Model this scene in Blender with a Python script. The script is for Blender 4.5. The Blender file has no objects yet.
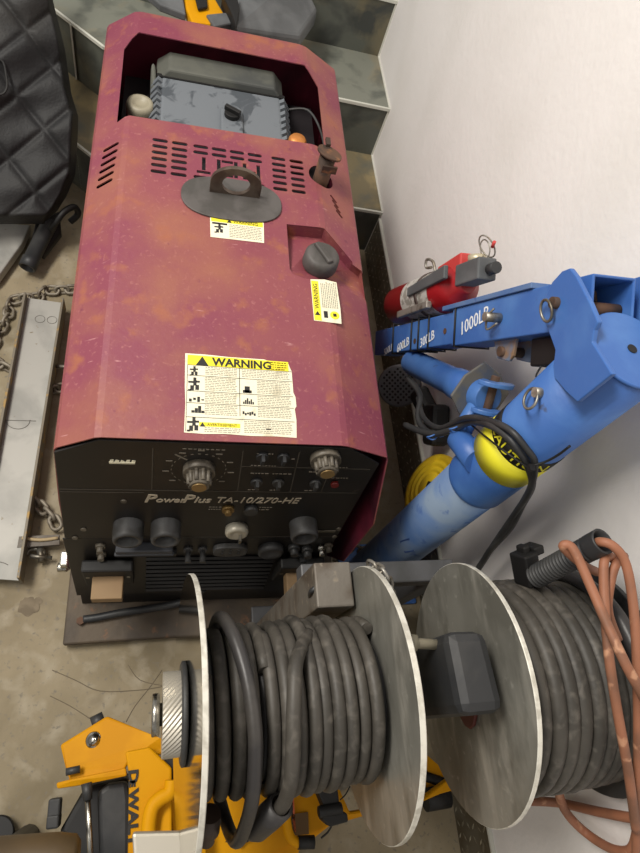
import bpy, math, random
from mathutils import Vector, Matrix
random.seed(7)
S = bpy.context.scene
COL = S.collection
# ------------------------------------------------------------------ camera
F_PX = 606.9
cam = bpy.data.cameras.new('camera'); camo = bpy.data.objects.new('camera', cam); COL.objects.link(camo)
R = Matrix(((0.96523818, -0.02736614, -0.25993529), (-0.09149674, 0.8961992, -0.43411443), (0.24483384, 0.44280705, 0.86254177)))
CAMP = Vector((0, 0, 1.518))
camo.matrix_world = Matrix.Translation(CAMP) @ R.to_4x4()
cam.sensor_fit = 'VERTICAL'; cam.sensor_height = 36; cam.lens = F_PX * 36 / 853; cam.clip_start = .02
S.camera = camo
# ------------------------------------------------------------------ light
w = bpy.data.worlds.new('world'); S.world = w; w.use_nodes = True
w.node_tree.nodes['Background'].inputs[0].default_value = (1.0, .965, .91, 1)
w.node_tree.nodes['Background'].inputs[1].default_value = .30
def area(name, loc, target, sx, sy, power, col=(1, .95, .87)):
    l = bpy.data.lights.new(name, 'AREA'); l.shape = 'RECTANGLE'; l.size = sx; l.size_y = sy; l.energy = power; l.color = col
    o = bpy.data.objects.new(name, l); COL.objects.link(o); o.location = loc
    o.rotation_euler = (Vector(target) - Vector(loc)).to_track_quat('-Z', 'Y').to_euler()
area('ceiling_light', (-1.15, .95, 2.8), (.35, .5, .2), 1.3, .5, 62)
area('room_light', (-1.6, -.9, 2.9), (.2, .3, .3), 1.2, 1.2, 9)
S.view_settings.view_transform = 'Standard'; S.view_settings.look = 'None'; S.view_settings.gamma = 1
S.view_settings.exposure = .35
try: S.view_settings.use_curve_mapping = False
except Exception: pass

# ------------------------------------------------------------------ pixel -> world helpers
def ray(u, v): return R @ Vector(((u - 320) / F_PX, -(v - 426.5) / F_PX, -1))
def D(u, v, d): return CAMP + ray(u, v) * d
def Zp(u, v, z): r = ray(u, v); return CAMP + r * ((z - CAMP.z) / r.z)
def Xp(u, v, x): r = ray(u, v); return CAMP + r * (x / r.x)

# ------------------------------------------------------------------ materials
def srgb(c):
    f = lambda x: x / 12.92 if x <= .04045 else ((x + .055) / 1.055) ** 2.4
    return tuple(f(x / 255) for x in c) + (1,)
MATS = {}
def mat(name, c, rough=.6, metal=0, c2=None, scale=12, lo=.45, hi=.6, c3=None, scale3=60, lo3=.6, hi3=.68, bump=.0, bscale=80, spec=.5, trans=0, detail=6, dist=.4):
    if name in MATS: return MATS[name]
    m = bpy.data.materials.new(name); m.use_nodes = True; MATS[name] = m
    nt = m.node_tree; N = nt.nodes; L = nt.links; b = N['Principled BSDF']
    b.inputs['Roughness'].default_value = rough; b.inputs['Metallic'].default_value = metal
    b.inputs['Specular IOR Level'].default_value = spec
    b.inputs['Transmission Weight'].default_value = trans
    b.inputs['Base Color'].default_value = srgb(c)
    tc = N.new('ShaderNodeTexCoord'); out = None
    def layer(prev, col, sc, a, z, seed):
        n = N.new('ShaderNodeTexNoise'); n.noise_dimensions = '4D'; n.inputs['W'].default_value = seed
        n.inputs['Scale'].default_value = sc; n.inputs['Detail'].default_value = detail; n.inputs['Distortion'].default_value = dist
        L.new(tc.outputs['Object'], n.inputs['Vector'])
        r = N.new('ShaderNodeMapRange'); r.inputs['From Min'].default_value = a; r.inputs['From Max'].default_value = z
        L.new(n.outputs['Fac'], r.inputs['Value'])
        x = N.new('ShaderNodeMix'); x.data_type = 'RGBA'
        if prev is None: x.inputs['A'].default_value = srgb(c)
        else: L.new(prev, x.inputs['A'])
        x.inputs['B'].default_value = srgb(col); L.new(r.outputs['Result'], x.inputs['Factor'])
        return x.outputs['Result']
    if c2: out = layer(out, c2, scale, lo, hi, 1)
    if c3: out = layer(out, c3, scale3, lo3, hi3, 5)
    if out: L.new(out, b.inputs['Base Color'])
    if bump:
        n = N.new('ShaderNodeTexNoise'); n.inputs['Scale'].default_value = bscale; n.inputs['Detail'].default_value = 5
        L.new(tc.outputs['Object'], n.inputs['Vector'])
        bm_ = N.new('ShaderNodeBump'); bm_.inputs['Strength'].default_value = bump; bm_.inputs['Distance'].default_value = .004
        L.new(n.outputs['Fac'], bm_.inputs['Height']); L.new(bm_.outputs['Normal'], b.inputs['Normal'])
    return m
def extra(m, col, sc, a, z, seed, stretch=(1, 1, 1), detail=3):
    """one more noise colour layer on a finished material"""
    nt = m.node_tree; N = nt.nodes; L = nt.links; b = N['Principled BSDF']
    tc = N.new('ShaderNodeTexCoord'); mp = N.new('ShaderNodeMapping'); mp.inputs['Scale'].default_value = stretch
    L.new(tc.outputs['Object'], mp.inputs['Vector'])
    n = N.new('ShaderNodeTexNoise'); n.noise_dimensions = '4D'; n.inputs['W'].default_value = seed
    n.inputs['Scale'].default_value = sc; n.inputs['Detail'].default_value = detail
    L.new(mp.outputs['Vector'], n.inputs['Vector'])
    r = N.new('ShaderNodeMapRange'); r.inputs['From Min'].default_value = a; r.inputs['From Max'].default_value = z
    L.new(n.outputs['Fac'], r.inputs['Value'])
    x = N.new('ShaderNodeMix'); x.data_type = 'RGBA'
    s = b.inputs['Base Color']
    if s.is_linked: L.new(s.links[0].from_socket, x.inputs['A'])
    else: x.inputs['A'].default_value = s.default_value
    x.inputs['B'].default_value = srgb(col); L.new(r.outputs['Result'], x.inputs['Factor']); L.new(x.outputs['Result'], s)
    return m

M_wall = mat('wall_paint', (230, 226, 224), .75, c2=(224, 220, 217), scale=3, bump=.25, bscale=60)
M_floor = mat('concrete', (148, 135, 110), .75, c2=(122, 110, 86), scale=5, lo=.4, hi=.65, c3=(166, 156, 136), scale3=20, lo3=.5, hi3=.8, bump=.3, bscale=50)
extra(M_floor, (112, 100, 82), 7, .62, .7, 9); extra(M_floor, (120, 112, 98), 90, .58, .7, 12)
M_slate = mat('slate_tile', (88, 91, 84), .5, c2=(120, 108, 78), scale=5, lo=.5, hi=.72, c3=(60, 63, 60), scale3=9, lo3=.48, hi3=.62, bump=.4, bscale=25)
M_slate_lit = mat('slate_tile_lit', (122, 124, 114), .5, c2=(136, 122, 92), scale=5, lo=.52, hi=.7, c3=(92, 95, 88), scale3=12, lo3=.5, hi3=.64, bump=.3, bscale=25)  # paler copy of the slate: light falling on the treads, put into the colour
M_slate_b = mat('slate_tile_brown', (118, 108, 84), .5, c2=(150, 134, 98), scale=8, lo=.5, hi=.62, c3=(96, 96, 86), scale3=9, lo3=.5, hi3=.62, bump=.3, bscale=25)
M_grout = mat('trim_strip', (205, 205, 195), .4)
M_hood = mat('maroon_paint', (126, 58, 74), .58, c2=(138, 74, 74), scale=5, lo=.42, hi=.7, c3=(158, 98, 98), scale3=120, lo3=.58, hi3=.76, bump=.15, bscale=120, detail=10)
extra(M_hood, (116, 44, 68), 3.2, .5, .7, 44)
extra(M_hood, (152, 98, 70), 5.5, .45, .72, 57, detail=12); extra(M_hood, (150, 88, 64), 24, .56, .72, 20, detail=8); extra(M_hood, (186, 134, 134), 26, .68, .76, 31, (1, 5, 1), detail=8); extra(M_hood, (112, 48, 66), 45, .68, .76, 71)
M_hoodin = mat('maroon_inner', (110, 34, 54), .5, c2=(70, 24, 38), scale=8)
M_black = mat('black_panel_paint', (25, 23, 22), .45, c2=(38, 34, 31), scale=6, lo=.5, hi=.7, c3=(58, 52, 45), scale3=40, lo3=.68, hi3=.76)
M_dark = mat('dark_plastic', (42, 43, 45), .5, c2=(56, 56, 56), scale=14, bump=.1)
M_blk2 = mat('deep_black', (16, 15, 15), .6)
M_knob = mat('knob_grey', (100, 93, 82), .5, c2=(70, 64, 56), scale=60)
M_sock = mat('socket_grey', (66, 66, 67), .55, c2=(50, 49, 48), scale=30)
M_ink = mat('panel_ink', (172, 160, 140), .7)
M_inkd = mat('panel_ink_dim', (112, 104, 92), .7)
M_chrome = mat('chrome', (200, 198, 190), .25, 1, c2=(150, 146, 138), scale=40)
M_steel = mat('dull_steel', (150, 148, 140), .45, .8, c2=(105, 98, 86), scale=25)
M_rust = mat('rusty_steel', (98, 72, 56), .75, .3, c2=(70, 56, 48), scale=25, c3=(132, 92, 64), scale3=50)
M_base = mat('skid_paint', (66, 57, 48), .6, .2, c2=(84, 72, 58), scale=10, c3=(108, 78, 56), scale3=40, bump=.2)
M_wood = mat('wood_block', (142, 116, 84), .7, c2=(142, 114, 82), scale=20)
M_lab = mat('label_paper', (232, 226, 200), .55, c2=(206, 198, 170), scale=50, lo=.55, hi=.7)
M_yel = mat('label_yellow', (238, 222, 50), .5, c2=(212, 190, 50), scale=50, lo=.6, hi=.7)
M_tx = mat('label_ink', (32, 30, 28), .6)
M_tx2 = mat('label_fine_print', (150, 146, 130), .7)
M_rub = mat('worn_rubber', (84, 80, 78), .6, c2=(68, 65, 62), scale=20, bump=.15)
M_eng = mat('engine_cover_grey', (106, 111, 117), .5, c2=(72, 77, 83), scale=13, lo=.54, hi=.58, bump=.1, dist=1.2)
M_eng2 = mat('engine_lid_dusty', (88, 89, 82), .7, c2=(68, 70, 68), scale=12)
M_cop = mat('copper_cap', (200, 130, 66), .45, .4)
M_ivory = mat('ivory_plastic', (146, 139, 120), .5)
M_cable = mat('cable_rubber', (70, 66, 60), .55, c2=(56, 53, 48), scale=12, c3=(98, 93, 86), scale3=60, lo3=.52, hi3=.76, bump=.2)
M_cabled = mat('cable_rubber_dark', (50, 48, 48), .42, c2=(64, 61, 58), scale=14, bump=.15)
M_alu = mat('scuffed_aluminium', (142, 140, 132), .42, .35, c2=(112, 110, 102), scale=7, lo=.4, hi=.66, c3=(168, 165, 156), scale3=60, lo3=.6, hi3=.76, bump=.12, bscale=30)
extra(M_alu, (176, 172, 162), 9, .52, .74, 33, (1, .8, 3), detail=10); extra(M_alu, (104, 102, 94), 14, .5, .74, 35, (1, 1, 2.5), detail=10)
M_mir = mat('polished_aluminium', (196, 192, 182), .1, 1, c2=(170, 166, 156), scale=5)
M_rim = mat('bright_rim_aluminium', (222, 219, 208), .4, .25, c2=(192, 188, 176), scale=50)
M_knurl = mat('knurled_steel', (188, 182, 170), .45, .5)
M_blue = mat('crane_blue', (58, 100, 168), .45, c2=(80, 124, 186), scale=9, lo=.45, hi=.68, c3=(58, 74, 110), scale3=40, lo3=.68, hi3=.74, bump=.1)
extra(M_blue, (52, 92, 160), 6, .55, .72, 12)
M_blueg = mat('crane_blue_dusty', (76, 108, 158), .55, c2=(120, 138, 160), scale=8, lo=.42, hi=.66, c3=(50, 82, 140), scale3=30, lo3=.6, hi3=.7)
M_red = mat('extinguisher_red', (148, 24, 30), .3, c2=(140, 26, 30), scale=12)
M_redp = mat('red_plastic', (190, 64, 62), .5)
M_white = mat('white_ink', (226, 230, 232), .6)
M_galv = mat('galvanised', (168, 164, 156), .45, .6, c2=(120, 112, 100), scale=40)
M_dew = mat('tool_yellow', (208, 146, 0), .6, c2=(194, 132, 0), scale=6, spec=.18)
M_yel2 = mat('reel_yellow', (226, 192, 38), .5, c2=(204, 168, 36), scale=16)
M_stk = mat('band_yellow', (232, 224, 50), .45)
M_mesh = mat('silver_sheet', (164, 162, 156), .55, .25, c2=(142, 141, 136), scale=9, c3=(128, 118, 100), scale3=60, lo3=.68, hi3=.74)
M_rack = mat('rack_paint', (112, 106, 98), .6, .2, c2=(90, 80, 70), scale=16, c3=(136, 126, 112), scale3=50, bump=.2)
M_rackg = mat('rack_grey', (92, 92, 94), .55, .2, c2=(76, 76, 76), scale=10)
M_org = mat('orange_hose', (152, 100, 74), .6, c2=(122, 84, 64), scale=14, c3=(186, 138, 108), scale3=40)
M_grey = mat('tool_grey', (100, 102, 104), .6, c2=(82, 84, 86), scale=9)
M_cloth = mat('quilted_black', (23, 23, 25), .62, c2=(37, 36, 35), scale=5, bump=.25, bscale=160, spec=.45)
M_brown = mat('brown_tube', (92, 74, 48), .5, c2=(72, 58, 40), scale=5)

def stain_mat():
    m = mat('oil_stain', (108, 96, 78), .8, c2=(126, 113, 93), scale=30); return m

# hood gets a scratch, floor cracks are geometry-free noise
def diamond_mat():
    m = mat('diamond_plate', (108, 102, 88), .5, .4, c2=(92, 82, 64), scale=10, c3=(128, 122, 106), scale3=40)
    return m
M_dia = diamond_mat()
M_lug = mat('diamond_lug', (166, 160, 142), .45, .5, c2=(112, 104, 86), scale=30)

# ------------------------------------------------------------------ geometry
class G:
    def __init__(s): s.v = []; s.f = []; s.m = []; s.sm = []
    def add(s, vs, fs, mi=0, smooth=False):
        o = len(s.v); s.v += [Vector(p) for p in vs]
        for f in fs: s.f.append([i + o for i in f]); s.m.append(mi); s.sm.append(smooth)
        return s
    def box(s, c, d, rot=None, mi=0, ax=None):
        c = Vector(c); h = [x / 2 for x in d]; vs = []
        for x in (-1, 1):
            for y in (-1, 1):
                for z in (-1, 1):
                    p = Vector((x * h[0], y * h[1], z * h[2]))
                    if rot: p = rot @ p
                    vs.append(c + p)
        return s.add(vs, [(0, 1, 3, 2), (4, 6, 7, 5), (0, 4, 5, 1), (2, 3, 7, 6), (0, 2, 6, 4), (1, 5, 7, 3)], mi)
    def lathe(s, p0, ax, prof, n=32, mi=0, smooth=True, ref=None, cap=True, sq=1):
        """prof: list of (distance along axis, radius)"""
        p0 = Vector(p0); ax = Vector(ax).normalized(); a, b = frame(ax, ref); vs = []; fs = []
        for t, r in prof:
            for k in range(n):
                an = 2 * math.pi * k / n; vs.append(p0 + ax * t + a * (r * math.cos(an)) + b * (r * sq * math.sin(an)))
        for i in range(len(prof) - 1):
            for k in range(n):
                k2 = (k + 1) % n; fs.append((i * n + k, i * n + k2, (i + 1) * n + k2, (i + 1) * n + k))
        s.add(vs, fs, mi, smooth)
        if cap:
            o = len(s.v) - len(vs)
            s.f.append([o + k for k in range(n)][::-1]); s.m.append(mi); s.sm.append(False)
            s.f.append([o + (len(prof) - 1) * n + k for k in range(n)]); s.m.append(mi); s.sm.append(False)
        return s
    def cyl(s, a, b, r, n=24, r2=None, mi=0, bev=0):
        a = Vector(a); b = Vector(b); L = (b - a).length; r2 = r if r2 is None else r2
        pr = [(0, r), (L, r2)] if not bev else [(0, r - bev), (bev, r), (L - bev, r2), (L, r2 - bev)]
        return s.lathe(a, b - a, pr, n, mi, True)
    def tube(s, pts, r, n=10, mi=0, closed=False, smooth=2, rf=None):
        P = [Vector(p) for p in pts]
        for _ in range(1): P = catmull(P, smooth, closed) if smooth > 1 else P
        N = len(P); vs = []; fs = []
        T = []
        for i in range(N):
            a = P[(i - 1) % N] if (closed or i > 0) else P[i]; b = P[(i + 1) % N] if (closed or i < N - 1) else P[i]
            T.append((b - a).normalized())
        u, _ = frame(T[0]);
        for i in range(N):
            u = (u - T[i] * u.dot(T[i])).normalized(); w_ = T[i].cross(u); rr = r if rf is None else rf(i / (N - 1)) 
            for k in range(n):
                an = 2 * math.pi * k / n; vs.append(P[i] + u * (rr * math.cos(an)) + w_ * (rr * math.sin(an)))
        for i in range(N if closed else N - 1):
            j = (i + 1) % N
            for k in range(n):
                k2 = (k + 1) % n; fs.append((i * n + k, i * n + k2, j * n + k2, j * n + k))
        s.add(vs, fs, mi, True)
        if not closed:
            o = len(s.v) - len(vs)
            s.f.append([o + k for k in range(n)][::-1]); s.m.append(mi); s.sm.append(False)
            s.f.append([o + (N - 1) * n + k for k in range(n)]); s.m.append(mi); s.sm.append(False)
        return s
    def prism(s, poly, off, mi=0):
        """poly: 3D points in a plane, off: extrusion vector"""
        P = [Vector(p) for p in poly]; off = Vector(off); n = len(P)
        fs = [list(range(n))[::-1], [n + i for i in range(n)]]
        for i in range(n): j = (i + 1) % n; fs.append((i, j, n + j, n + i))
        return s.add(P + [p + off for p in P], fs, mi)
def frame(ax, ref=None):
    ax = Vector(ax).normalized(); r = Vector(ref) if ref is not None else (Vector((0, 0, 1)) if abs(ax.z) < .9 else Vector((0, 1, 0)))
    a = (r - ax * r.dot(ax)).normalized(); return a, ax.cross(a)
def catmull(P, k, closed):
    n = len(P); out = []
    for i in range(n if closed else n - 1):
        p0 = P[(i - 1) % n] if closed or i > 0 else P[i]; p1 = P[i]; p2 = P[(i + 1) % n]; p3 = P[(i + 2) % n] if closed or i < n - 2 else p2
        for j in range(k):
            t = j / k
            out.append(.5 * ((2 * p1) + (p2 - p0) * t + (2 * p0 - 5 * p1 + 4 * p2 - p3) * t * t + (3 * p1 - p0 - 3 * p2 + p3) * t ** 3))
    if not closed: out.append(P[-1])
    return out

def obj(name, g, m, parent=None, local=False, origin=None, bevel=0, label=None, seg=2, recalc=True):
    me = bpy.data.meshes.new(name); vs = g.v
    if parent is not None and not local:
        inv = world_of(parent).inverted(); vs = [inv @ v for v in vs]
    off = Vector((0, 0, 0))
    if parent is None:
        if origin is None:
            xs = [v.x for v in vs]; ys = [v.y for v in vs]; origin = ((min(xs) + max(xs)) / 2, (min(ys) + max(ys)) / 2, min(v.z for v in vs))
        off = Vector(origin); vs = [v - off for v in vs]
    me.from_pydata([tuple(v) for v in vs], [], g.f)
    for x in (m if isinstance(m, (list, tuple)) else [m]): me.materials.append(x)
    for p, mi, sm in zip(me.polygons, g.m, g.sm): p.material_index = mi; p.use_smooth = sm
    if recalc:
        import bmesh
        b = bmesh.new(); b.from_mesh(me); bmesh.ops.recalc_face_normals(b, faces=b.faces); b.to_mesh(me); b.free()
    o = bpy.data.objects.new(name, me); COL.objects.link(o); o.location = off
    if parent is not None: o.parent = parent
    if bevel:
        md = o.modifiers.new('b', 'BEVEL'); md.width = bevel; md.segments = seg; md.limit_method = 'ANGLE'; md.angle_limit = math.radians(40)
    if label: o['label'] = label
    return o
def world_of(o):
    mt = Matrix.LocRotScale(o.location, o.rotation_euler, o.scale)
    return world_of(o.parent) @ mt if o.parent else mt
def tag(o, label, cat, group=None):
    o['label'] = label; o['category'] = cat
    if group: o['group'] = group
    return o
def thing(name, label, cat, loc, rz=0, group=None):
    o = bpy.data.objects.new(name, None); COL.objects.link(o); o.location = loc; o.rotation_euler = (0, 0, rz); o.empty_display_size = .05
    return tag(o, label, cat, group)
def struct(o): o['kind'] = 'structure'; return o
def text(name, s, size, org, xd, yd, m, parent, shear=0, depth=.0006, local=False, align='LEFT', bold=.0, sx=1):
    c = bpy.data.curves.new(name, 'FONT'); c.body = s; c.size = size; c.shear = shear; c.extrude = depth; c.align_x = align; c.offset = bold; c.resolution_u = 2
    o = bpy.data.objects.new('tmp', c); COL.objects.link(o); bpy.context.view_layer.update()
    me = bpy.data.meshes.new_from_object(o.evaluated_get(bpy.context.evaluated_depsgraph_get())); COL.objects.unlink(o)
    xd = Vector(xd).normalized(); yd = (Vector(yd) - xd * Vector(yd).dot(xd)).normalized(); zd = xd.cross(yd); org = Vector(org)
    g = G(); g.add([org + xd * (v.co.x * sx) + yd * v.co.y + zd * (v.co.z + depth * .8) for v in me.vertices], [list(p.vertices) for p in me.polygons])
    return obj(name, g, m, parent, local=local)
def applied(o):
    """bake modifiers into the mesh"""
    bpy.context.view_layer.update()
    me = bpy.data.meshes.new_from_object(o.evaluated_get(bpy.context.evaluated_depsgraph_get()))
    o.modifiers.clear(); o.data = me; return o

# ================================================================== SETTING
XW = .689; H = .178
g = G(); g.box((0, .6, -.05), (5, 6, .1)); fl = struct(obj('floor', g, M_floor)); 
g = G(); g.box((XW + .06, .6, 1.3), (.12, 6, 2.9)); struct(obj('wall_right', g, M_wall))
# diamond-plate skirting along the wall
g = G(); g.box((XW - .003, -.05, .078), (.006, 3.0, .152))
ys = -1.5; k = 0
for i in range(0, 118):
    for j in range(6):
        y = -1.5 + i * .0253; z = .014 + j * .0245; s_ = 1 if (i + j) % 2 else -1
        if y > 1.44: continue
        a = Vector((XW - .0062, y, z)); d = Vector((0, math.cos(.8) * s_, math.sin(.8))).normalized() * .0105; n_ = Vector((0, -d.z, d.y)).normalized() * .0028
        g.add([a - d, a + n_, a + d, a - n_, a + Vector((-.0016, 0, 0))], [(0, 1, 4), (1, 2, 4), (2, 3, 4), (3, 0, 4)], 1)
struct(obj('baseboard_right', g, [M_dia, M_lug], recalc=False))
g = G(); g.box((XW - .004, -.05, .156), (.009, 3.0, .006)); struct(obj('trim_1', g, M_grout))
# stairs: lateral treads by the wall, turning away diagonally on the left
def stair(name, pts, z0, z1, back, m):
    g = G(); P = [Vector((x, y, z0)) for x, y in pts] + [Vector((x, y, z0)) for x, y in back]
    g.prism(P, (0, 0, z1 - z0)); return g
Y1 = 1.459; TD = .2634
def step_line(n):
    y = Y1 + n * TD; off = n * .02
    return [(XW, y + (.045 if n else 0) * 0), (-.02, y + .035), (-.17 - .005 * n, y + .05 + .005 * n), (-.9, y + .72)]
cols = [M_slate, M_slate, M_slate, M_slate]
trd = [M_slate_b, M_slate_lit, M_slate_lit, M_slate]
for n in range(4):
    pts = step_line(n); z1 = H * (n + 1)
    back = [(-.9, 4.2), (XW, 4.2)]
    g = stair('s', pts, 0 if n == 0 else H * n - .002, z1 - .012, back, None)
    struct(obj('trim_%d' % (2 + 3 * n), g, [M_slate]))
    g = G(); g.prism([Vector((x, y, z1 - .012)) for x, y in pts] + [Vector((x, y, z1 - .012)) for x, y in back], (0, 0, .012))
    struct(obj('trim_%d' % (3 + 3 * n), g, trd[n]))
    g = G()
    for (a, b) in zip(pts[:-1], pts[1:]):
        a = Vector((a[0], a[1] - .002, z1 - .003)); b = Vector((b[0], b[1] - .002, z1 - .003)); d = (b - a)
        g.box((a + b) / 2, (d.length, .007, .009), Matrix.Rotation(math.atan2(d.y, d.x), 3, 'Z'))
    if n < 3: # vertical tile joint on the riser
        g.box((-.25 - .02 * n, step_line(n)[2][1] + .08, z1 - H / 2), (.004, .01, H - .01))
    struct(obj('trim_%d' % (4 + 3 * n), g, M_grout if n < 1 or n == 1 else M_grout))
# white bead where stairs meet the wall
g = G()
for n in range(4):
    y = Y1 + n * TD
    g.box((XW - .002, y, H * (n + .5)), (.006, .006, H)); g.box((XW - .002, y + TD / 2, H * (n + 1)), (.006, TD, .006))
struct(obj('trim_14', g, M_grout))

# floor stains
g = G()
def blot(c, r, sq=1.0, z=.0006, n=22):
    global g
    z = .0004 + len(g.v) * .00003; c = Vector(c); vs = [Vector((c.x, c.y, z))]
    for k in range(n):
        a = 2 * math.pi * k / n; rr = r * random.uniform(.82, 1.12); vs.append(Vector((c.x + rr * math.cos(a), c.y + rr * sq * math.sin(a), z)))
    g.add(vs, [(0, 1 + k, 1 + (k + 1) % n) for k in range(n)])
for (u, v, r) in [(28, 606, .022), (38, 601, .009), (35, 608, .01)]: blot(Zp(u, v, 0), r)
tag(obj('floor_stain', g, stain_mat(), recalc=True), 'round brown oil stain on the concrete below the steel channel', 'stain')
g = G()
g.tube([Zp(u, v, .0003) for u, v in [(52, 670), (75, 680), (100, 691), (140, 690), (165, 686)]], .0009, 5, smooth=4)
g.tube([Zp(u, v, .0003) for u, v in [(162, 670), (150, 687), (135, 706), (126, 722)]], .0009, 5, smooth=4)
g.tube([Zp(u, v, .0003) for u, v in [(128, 665), (140, 680), (165, 686)]], .0008, 5, smooth=4)
g.tube([Zp(u, v, .0003) for u, v in [(50, 696), (70, 706), (92, 720)]], .0008, 5, smooth=4)
tag(obj('floor_crack', g, mat('crack', (112, 101, 84), .9)), 'thin branching crack lines in the concrete in front of the yellow stand', 'crack')

# ================================================================== WELDER GENERATOR
W = thing('welder_generator', 'maroon engine-driven welder generator with black control panel standing in front of the stairs', 'welding generator', (.1216, .9098, 0), -.0156)
YF, YB, ZC, ZS, ZL = -.5165, .5165, .683, .642, .655
def py(z): return YF - .19 * (.66 - z)          # slanted front plane
PN = Vector((0, -1, -.19)).normalized()          # outward normal of front (pointing to viewer, slightly down)... corrected below
PN = Vector((0, -1, .19)).normalized()
PU = Vector((0, .19, 1)).normalized()            # up along the panel
PX = Vector((1, 0, 0))
def pp(x, z, o=0): return Vector((x, py(z), z)) + PN * o
# skid base
g = G(); g.prism([(-.295, -.716, .012), (.33, -.70, .012), (.33, .60, .012), (-.295, .60, .012)], (0, 0, .02))
obj('base_plate', g, M_base, W, True, bevel=.004)
g = G()
for x in (-.2, .24): g.box((x, -.05, .007), (.06, 1.2, .012))
obj('skid_rail', g, M_base, W, True)
# hood shell
prof = [(-.262, .16), (-.268, .28), (-.2665, .49), (-.2595, .634), (-.2545, .642), (-.200, .6805), (-.190, ZC), (.172, ZC), (.183, .6805), (.262, .642), (.267, .634), (.283, .49), (.284, .28), (.282, .16)]
ysec = [YF - .003, -.3, 0, .3, YB - .012, YB]
g = G(); n = len(prof); vs = []
for yi, y in enumerate(ysec):
    for (x, z) in prof:
        yy = y
        if yi == 0:
            yy = y if z > .6 else ({.49: -.588, .28: -.604, .16: -.56}[z] if x > 0 else py(z) + .001)
        sh = 1 if yi < 5 else .97
        vs.append((x * sh, yy, z - (.006 if yi == 5 and z > .2 else 0)))
fs = [(i * n + k, i * n + k + 1, (i + 1) * n + k + 1, (i + 1) * n + k) for i in range(len(ysec) - 1) for k in range(n - 1)]
g.add(vs, fs); 
o_ = (len(ysec) - 1) * n
g.f.append([o_ + k for k in range(n)]); g.m.append(0); g.sm.append(False)     # back wall
hood = obj('hood', g, [M_hood, M_hoodin], W, True)
md = hood.modifiers.new('s', 'SOLIDIFY'); md.thickness = .0025; md.offset = -1; md.material_offset = 1; md.material_offset_rim = 0
c = G()
def rr_slot(cx, cy, wx, wy, z0=.62, z1=.72, ang=0, rnd=True):
    P = []; r = wy / 2
    if rnd:
        for k in range(7): a = math.pi / 2 + math.pi * k / 6; P.append((-wx / 2 + r + r * math.cos(a), r * math.sin(a)))
        for k in range(7): a = -math.pi / 2 + math.pi * k / 6; P.append((wx / 2 - r + r * math.cos(a), r * math.sin(a)))
    else: P = [(-wx / 2, -wy / 2), (wx / 2, -wy / 2), (wx / 2, wy / 2), (-wx / 2, wy / 2)][::-1]
    ca, sa = math.cos(ang), math.sin(ang)
    c.prism([(cx + x * ca - y * sa, cy + x * sa + y * ca, z0) for x, y in P], (0, 0, z1 - z0))
# engine opening
c.prism([(-.214, .158, .6), (-.193, .168, .6), (.196, .172, .6), (.204, .180, .6), (.205, .384, .6), (.175, .433, .6), (-.187, .433, .6), (-.215, .387, .6)], (0, 0, .15))
for j in range(6):
    y = .112 - j * .0168
    for x0, x1 in ((-.146, -.117), (-.110, -.080)): rr_slot((x0 + x1) / 2, y, x1 - x0, .0088)
    for x0, x1 in ((.084, .113), (.121, .15)): rr_slot((x0 + x1) / 2, y, x1 - x0, .0088)
for j in range(2):
    for i in range(4): rr_slot(-.055 + i * .0352, .112 - j * .0165, .029, .0088)
# cut-out letters, upside down for this side
def bar(x0, x1, y0, y1): rr_slot((x0 + x1) / 2, (y0 + y1) / 2, x1 - x0, y1 - y0, rnd=False)
bar(-.062, -.036, .040, .047); bar(-.0525, -.0455, .049, .084)
bar(-.024, -.017, .040, .084); bar(-.015, .007, .040, .047); bar(.009, .016, .040, .084); bar(-.015, .007, .077, .084)
bar(.026, .033, .040, .084); bar(.035, .051, .058, .065); bar(.053, .060, .040, .084)
for i in range(4): rr_slot(-.055 + i * .0365, .029, .026, .0088)
for j in range(6): rr_slot(-.2205 - .0010 * j, .094 - j * .0185, .030, .0085, .58, ang=.22)
for j in range(4): rr_slot(.212 + .0035 * j, .040 - j * .0115, .020, .0058, .58, ang=-.75)
c.cyl((.187, .085, .6), (.187, .085, .75), .0275, 28)
# recess for fuel cap
c.prism([(.106, -.062, .5), (.181, -.059, .5), (.241, -.108, .5), (.241, -.115, .5), (.268, -.12, .5), (.268, -.19, .5), (.135, -.19, .5), (.112, -.182, .5), (.106, -.17, .5)][::-1], (0, 0, .3))
for p in c.f: p.reverse()
cut = obj('cutter', c, M_black, W, True)
md = hood.modifiers.new('bo', 'BOOLEAN'); md.operation = 'DIFFERENCE'; md.object = cut; md.solver = 'EXACT'; md.use_self = True
applied(hood); bpy.data.objects.remove(cut)
# recessed tray round the fuel cap
g = G()
def hz(x): return ZC if x < .181 else ZC - (x - .181) * .5
P = [(.106, -.062), (.181, -.060), (.241, -.108), (.262, -.115), (.262, -.19), (.135, -.19), (.112, -.182), (.106, -.17)]
low = []
for x, y in P:
    t = max(0, min(1, (y + .19) / .10)); low.append(Vector((x, y, hz(x) - .0022 - .026 * t)))
top = [Vector((x, y, hz(x) - .0022)) for x, y in P]
nP = len(P); g.add(low + [p + Vector((0, 0, -.002)) for p in low] + top, [list(range(nP))] + [(i, (i + 1) % nP, 2 * nP + (i + 1) % nP, 2 * nP + i) for i in range(nP)])
obj('cap_recess', g, M_hood, W, True)
g = G(); g.lathe((.168, -.138, .652), (0, 0, 1), [(0, .026), (.012, .030), (.016, .034), (.038, .033), (.045, .028), (.0462, .0)], 28)
g.box((.168, -.138, .699), (.012, .05, .010), Matrix.Rotation(.5, 3, 'Z'))
obj('fuel_cap', g, M_rub, W, True, bevel=.003)
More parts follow.
